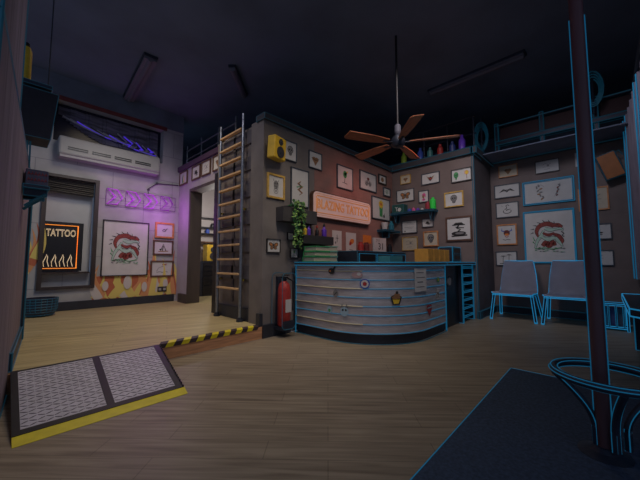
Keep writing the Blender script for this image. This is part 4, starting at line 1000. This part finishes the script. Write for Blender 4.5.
# bottles on the loft ledge above the middle wall
for y, m_, h, lb in ((3.12, mat('b_lime', (.30, .45, .05), .4), .30, 'lime green bottle on the ledge behind the fan'), (2.74, blue, .30, 'blue bottle on the ledge behind the fan hub'), (2.53, mat('b_teal', (.05, .2, .2), .4), .26, 'dark teal bottle between blue and red bottles on the ledge'), (2.32, red, .27, 'red bottle on the ledge right of the fan'), (1.90, purple, .34, 'large violet bottle at the right end of the ledge'), (2.08, mat('b_navy', (.03, .05, .2), .4), .26, 'dark navy bottle beside the large violet bottle')):
    o = tag(MB().lathe([(.055, 0), (.06, .02), (.06, h * .7), (.03, h * .82), (.03, h)], seg=14).build('ledge_bottle', m_, smooth=True), lb, 'bottle', 'bottles on the loft ledge'); o.location = (5.98, y, 3.102)

# loft railings with outline
t = thing('loft_guard_rail', 'blue outlined guard rail with dark beam above the right wall', 'railing', (7.05, .5, 3.05))
MB().box((-.05, -1.1, .38), (.05, 1.06, .46)).build('beam', navy, t, wr=.009, wm=wire_dim)
MB().tube([(0, 1.06, .80), (0, -1.1, .80)], .025, 8).build('top_rail', navy, t, wr=0)
MB().cyl((-.03, 1.06, .80), (-.03, -1.1, .80), .01, seg=5).build('rail_outline', wire_dim, t)
for y in (1.04, .27, -.5): MB().box((-.03, y - .03, .15), (.03, y + .03, .85)).build('post', navy, t, wr=.008, wm=wire_dim)
MB().box((.1, -1.0, .42), (.12, 1.0, .78)).build('kick_panel', mat('panel_rust', (.07, .03, .03), .7), t)
for k in range(2):
    t = thing('cable_coil', ('hanging bundle of looped cables beside the guard rail above the corner', 'coil of cables hanging near the pole top under the ceiling')[k], 'cable coil', ((6.85, 1.78, 3.2), (6.9, .02, 3.55))[k])
    for j in range(4):
        c = MB(); r = .12 + .025 * j
        c.tube([(-.02 * j, r * math.cos(a * math.pi / 8) * .7, .42 + r * math.sin(a * math.pi / 8) * 1.6) for a in range(16)], .012, 5, True)
        c.build('loop', wire_dim, t)
    MB().cyl((0, 0, 0), (0, 0, .85), .02, seg=8).build('hook_post', navy, t)
t = thing('loft_truss_rail', 'faint steel railing in the loft behind the ceiling fan', 'railing', (6.1, 2.5, 3.1))
for y in (-.75, -.25, .25, .75): MB().cyl((0.1, y, 0), (0.1, y, .75), .018, seg=8).build('post', navy, t)
for z in (.4, .74): MB().tube([(.1, -.8, z), (.1, .95, z)], .016, 8).cyl((.08, -.8, z), (.08, .95, z), .006, seg=4).build('rail', navy, t)

# ceiling lights and fan
def tube_light(label, p0, p1, wd=.16):
    p0, p1 = Vector(p0), Vector(p1); L_ = (p1 - p0).length; a = math.atan2(p1.y - p0.y, p1.x - p0.x)
    t = thing('ceiling_light', label, 'ceiling light', p0, a, 'unlit tube lights under the ceiling')
    MB().box((0, -wd / 2, .06), (L_, wd / 2, .098)).build('housing', navy, t)
    c = MB(); c.cyl((.03, 0, .04), (L_ - .03, 0, .04), .045, seg=14).box((0.02, -wd / 2 + .01, .02), (L_ - .02, wd / 2 - .01, .06)); c.build('cover', tube_m, t)
tube_light('long unlit tube light on the ceiling at upper right above the fan', (5.52, 2.32, 4.2), (5.48, .75, 4.2), .14)
tube_light('flat unlit tube light on the ceiling above the alcove', (1.585, 6.80, 4.2), (1.47, 5.1, 4.2), .20)
tube_light('dim short tube light near the centre of the ceiling', (3.12, 5.0, 4.2), (2.48, 4.38, 4.2), .12)
fx, fy, fz = 3.80, 2.07, 2.70
t = thing('ceiling_fan', 'five bladed wooden ceiling fan with dark hub hanging on a rod', 'fan', (fx, fy, fz))
MB().lathe([(.02, -.07), (.07, -.06), (.10, -.02), (.10, .04), (.06, .09), (.03, .12)], seg=24).build('hub', navy, t, smooth=True)
MB().cyl((0, 0, .10), (0, 0, 1.6), .016, seg=12).build('down_rod', black_m, t); MB().lathe([(.035, .12), (.045, .15), (.045, .24), (.03, .26)]).build('rod_collar', tube_m, t)
for i in range(5):
    a = R_(9 + 72 * i)
    b = MB(); pts = [(.16, -.045), (.40, -.075), (.78, -.082), (.81, -.05), (.79, .082), (.40, .075), (.16, .045)]
    b.slab(pts, -.005, .005)
    for v in b.bm.verts: v.co.z += v.co.y * 0.22
    o = b.build('blade', fan_w, t); o.rotation_euler = (0, 0, a)
    b = MB(); b.box((.07, -.02, -.012), (.24, .02, -.004)); br = b.build('blade_arm', navy, o)

# ------------------------------------------------------------------ waiting chairs
def chair(label, yc):
    t = thing('waiting_chair', label, 'chair', (6.03, yc, 0), FACE_X, 'grey waiting chairs along the right wall')
    # local x to the right, -y toward the room
    sh = MB(); n = 9
    prof = [(-.0, .445), (.02, .470), (.25, .455), (.48, .445), (.56, .47), (.60, .55), (.64, .75), (.685, .985), (.69, 1.02)]
    wid = [.29, .31, .30, .295, .29, .285, .27, .235, .225]
    top = []; bot = []
    for (y, z), hw in zip(prof, wid):
        top.append([sh.bm.verts.new((hw * u, y - .03 * (abs(u) ** 3) * (1 if z > .5 else 0), z + (.012 * abs(u) ** 3 if z < .5 else 0))) for u in (-1, -.5, 0, .5, 1)])
    for i in range(len(top) - 1):
        for k in range(4): sh._f([sh.bm.faces.new((top[i][k], top[i][k + 1], top[i + 1][k + 1], top[i + 1][k]))])
    r = bmesh.ops.solidify(sh.bm, geom=sh.bm.faces[:], thickness=.014)
    sh.build('seat_shell', chair_m, t, smooth=True)
    f = MB()
    out = []
    L_ = [(-hw, y, z) for (y, z), hw in zip(prof, wid)]; Rr = [(hw, y, z) for (y, z), hw in zip(prof, wid)]
    f.tube(L_ + Rr[::-1], .0085, 5, True); f.tube([(-.28, .56, .45), (0, .56, .44), (.28, .56, .45)], .006, 5); f.tube([(-.30, 0, .425), (.30, 0, .425)], .006, 5)
    o = f.build('shell_rim', wire_hot, t); o['label'] = 'bright blue rim line'
    for sx in (-1, 1):
        for (y0, y1) in ((.06, -.0), (.50, .70)):
            l = MB(); l.cyl((sx * .275, y0, .45), (sx * .325, y1, .012), .017, .014, seg=8)
            l.mi = 1
            for dx in (-.018, .018): l.cyl((sx * .275 + dx, y0 - .012, .45), (sx * .325 + dx, y1 - .012, .012), .006, seg=4)
            l.cyl((sx * .325, y1, 0), (sx * .325, y1, .02), .024, seg=8)
            l.build('leg', [navy, wire_hot], t)
        MB().box((sx * .275 - .012, .05, .415), (sx * .275 + .012, .52, .438)).build('side_rail', navy, t, wr=.004, wm=wire)
chair('left grey moulded waiting chair with bright blue rim', 1.20)
chair('right grey moulded waiting chair partly behind the pole', .46)

# pole with foot ring
PX, PY = 2.20, 0.053
t = thing('floor_pole', 'dark red brown floor to ceiling pole right of the chairs', 'pole', (PX, PY, 0))
MB().cyl((0, 0, 0), (0, 0, 4.3), .032, seg=20).build('shaft', pole_m, t, smooth=True)
e_ = MB()
for s_ in (-1, 1):
    ex, ey = s_ * math.sin(R_(2)) * .0335, -s_ * math.cos(R_(2)) * .0335
    e_.cyl((ex, ey, 0), (ex, ey, 2.4), .0035, seg=5)
e_.build('edge_line', wire, t)
MB().lathe([(.11, 0), (.11, .015), (.06, .03), (.04, .05)]).build('base_flange', navy, t)
t = thing('foot_ring', 'round dark foot ring with curved legs encircling the pole, lower right', 'foot ring', (PX + .015, PY - .03, 0))
RR, RZ = .226, .405
rg = MB(); n = 40
rg.tube([(RR * math.cos(2 * math.pi * i / n), RR * math.sin(2 * math.pi * i / n), RZ) for i in range(n)], .020, 10, True)
rg.mi = 1
for dr, dz in ((.021, .004), (-.018, .012), (-.006, -.021), (.012, .018)):
    rg.tube([((RR + dr) * math.cos(2 * math.pi * i / n), (RR + dr) * math.sin(2 * math.pi * i / n), RZ + dz) for i in range(n)], .0028, 5, True)
rg.build('ring', [navy, wire], t)
for i in range(4):
    a = R_(14 + 90 * i); c, s_ = math.cos(a), math.sin(a)
    l = MB(); pts = []
    for q in range(13):
        u = q / 12; r = .062 + (RR - .062) * (1 - math.sin(u * math.pi / 2)) ** 1.0
        pts.append((r * c, r * s_, RZ - .012 - u * .26))
    pts += [(.062 * c, .062 * s_, .08), (.062 * c, .062 * s_, .05)]
    l.tube(pts, .017, 8); l.mi = 1
    for w_ in (-1, 1):
        l.tube([(p[0] - s_ * .016 * w_ , p[1] + c * .016 * w_, p[2]) for p in pts], .0028, 5)
        l.tube([(p[0] + c * .014 * w_ , p[1] + s_ * .014 * w_, p[2] + .006 * w_) for p in pts], .0022, 5)
    l.build('leg', [navy, wire], t)

# rug
rug = MB().box((1.2, -1.4, 0.001), (3.33, .695, .012)).build('floor_rug', rug_m, wr=.003, wm=wire)
tag(rug, 'large dark navy rug on the floor at lower right', 'rug')

# side table / bench and rack at far right
t = thing('low_table', 'low dark table with blue outline at the right edge', 'table', (4.15, -.45, 0))
MB().slab([(-.85, -.3), (1.0, -.3), (1.0, .33), (-.6, .33), (-.85, .15)], .56, .62).build('table_top', navy, t, wr=.006, wm=wire_hot)
for x, y in ((-.6, .1), (.9, .22), (-.6, -.2), (.9, -.2)): MB().box((x - .03, y - .03, 0), (x + .03, y + .03, .56)).build('leg', navy, t, wr=.005, wm=wire)
MB().box((-.6, .08, .14), (.9, .12, .18)).build('stretcher', navy, t, wr=.005, wm=wire)
MB().box((-.58, -.18, .2), (.3, .05, .5)).build('drawer_unit', navy, t, wr=.005, wm=wire)
t = thing('display_case', 'small outlined box on the low table', 'box', (4.3, -.50, .626))
MB().box((-.25, -.15, 0), (.25, .15, .12)).build('case', navy, t, wr=.005, wm=wire)
t = thing('magazine_rack', 'small slatted rack on the floor between the pole and low table', 'rack', (6.35, -.03, 0), FACE_X)
for z in (.03, .36): MB().box((-.16, -.12, z), (.16, .12, z + .025)).build('frame', navy, t, wr=.006, wm=wire_hot)
for x in (-.16, .16):
    for y in (-.12, .12): MB().box((x - .012, y - .012, 0), (x + .012, y + .012, .40)).build('post', navy, t, wr=.004, wm=wire_hot)
for i in range(4): MB().box((-.12 + i * .08 - .008, -.128, .055), (-.12 + i * .08 + .008, -.115, .36)).build('slat', navy, t, wr=.004, wm=wire)
t2 = []
for i in range(3):
    o = tag(MB().box((-.035, -.01, 0), (.035, .01, .27)).build('magazine', mat('mag%d' % i, ((.05, .2, .3), (.08, .1, .25), (.1, .12, .16))[i], .6)), ('left magazine', 'middle magazine', 'right magazine')[i] + ' standing in the slatted rack', 'magazine', 'magazines in the rack')
    o.location = (6.33, .06 - i * .09, .0565); o.rotation_euler = (0, R_(0), FACE_X + R_(6 * i - 6))

# curtain along the right
t = thing('curtain', 'long mauve grey curtain with vertical folds at the right edge', 'curtain', (0, 0, 0))
c = MB(); front = []; k = 60
for i in range(k + 1):
    x = 4.1 + 2.7 * i / k; y = -.34 + .045 * math.sin(i * 1.05) - .10 * (1 - i / k)
    front.append((x, y))
c.slab(front + [(x, y - .02) for x, y in front[::-1]], .75, 3.2)
c.build('cloth', curtain_m, t)
f = MB()
for i in range(0, k + 1, 5): f.cyl((front[i][0], front[i][1] + .006, .75), (front[i][0], front[i][1] + .006, 3.2), .008, seg=4)
f.build('fold_line', wire, t)
MB().cyl((4.0, -.37, 3.23), (6.9, -.37, 3.23), .02, seg=10).build('curtain_rod', navy, t)

# ------------------------------------------------------------------ back room furniture seen through the doorway
def yplane(x): return x
for z, m_ , lb in ((2.12, black_m, 'top dark shelf in the room behind the doorway'), (1.88, black_m, 'second dark shelf in the room behind the doorway'), (1.72, black_m, 'third dark shelf in the room behind the doorway'), (1.50, walnut, 'lowest brown shelf in the room behind the doorway')):
    o = tag(MB().box((-.65, -.2, 0), (.65, 0, .03)).build('storage_shelf', m_), lb, 'shelf', 'shelves in the room behind the doorway'); o.location = (3.95, 7.697, z)
for (x, z, m_, lb) in ((3.70, 1.752, blue, 'blue bottle on the third storeroom shelf'), (3.95, 1.752, yellow, 'yellow bottle on the third storeroom shelf'), (3.84, 1.912, black_m, 'black bottle on the second storeroom shelf')):
    o = tag(MB().lathe([(.05, 0), (.055, .02), (.055, .08), (.03, .105), (.03, .12)], seg=12).build('storeroom_bottle', m_, smooth=True), lb, 'bottle', 'bottles on the storeroom shelves'); o.location = (x, 7.60, z)
t = thing('drawer_cabinet', 'dark cabinet with silver drawer pulls seen through the doorway', 'cabinet', (3.85, 7.45, .16))
MB().box((-.5, -.22, 0), (.4, .22, .86)).build('body', navy, t)
for i in range(7):
    d_ = MB().box((-.42, -.235, .04 + i * .115), (.32, -.22, .135 + i * .115)).build('drawer', black_m, t); MB().box((-.15, -.25, .08 + i * .115), (.08, -.236, .10 + i * .115)).build('handle', steel, d_)
t = thing('wooden_speaker', 'wooden two-cone speaker on the dark cabinet in the storeroom', 'speaker', (3.72, 7.42, 1.022))
MB().box((-.16, -.12, 0), (.18, .12, .42), .01).build('cabinet', spk_y, t)
for z, r in ((.29, .07), (.13, .09)): MB().cyl((-.0, -.118, z), (-.0, -.135, z), r, seg=20).build('cone', cone_m, t)
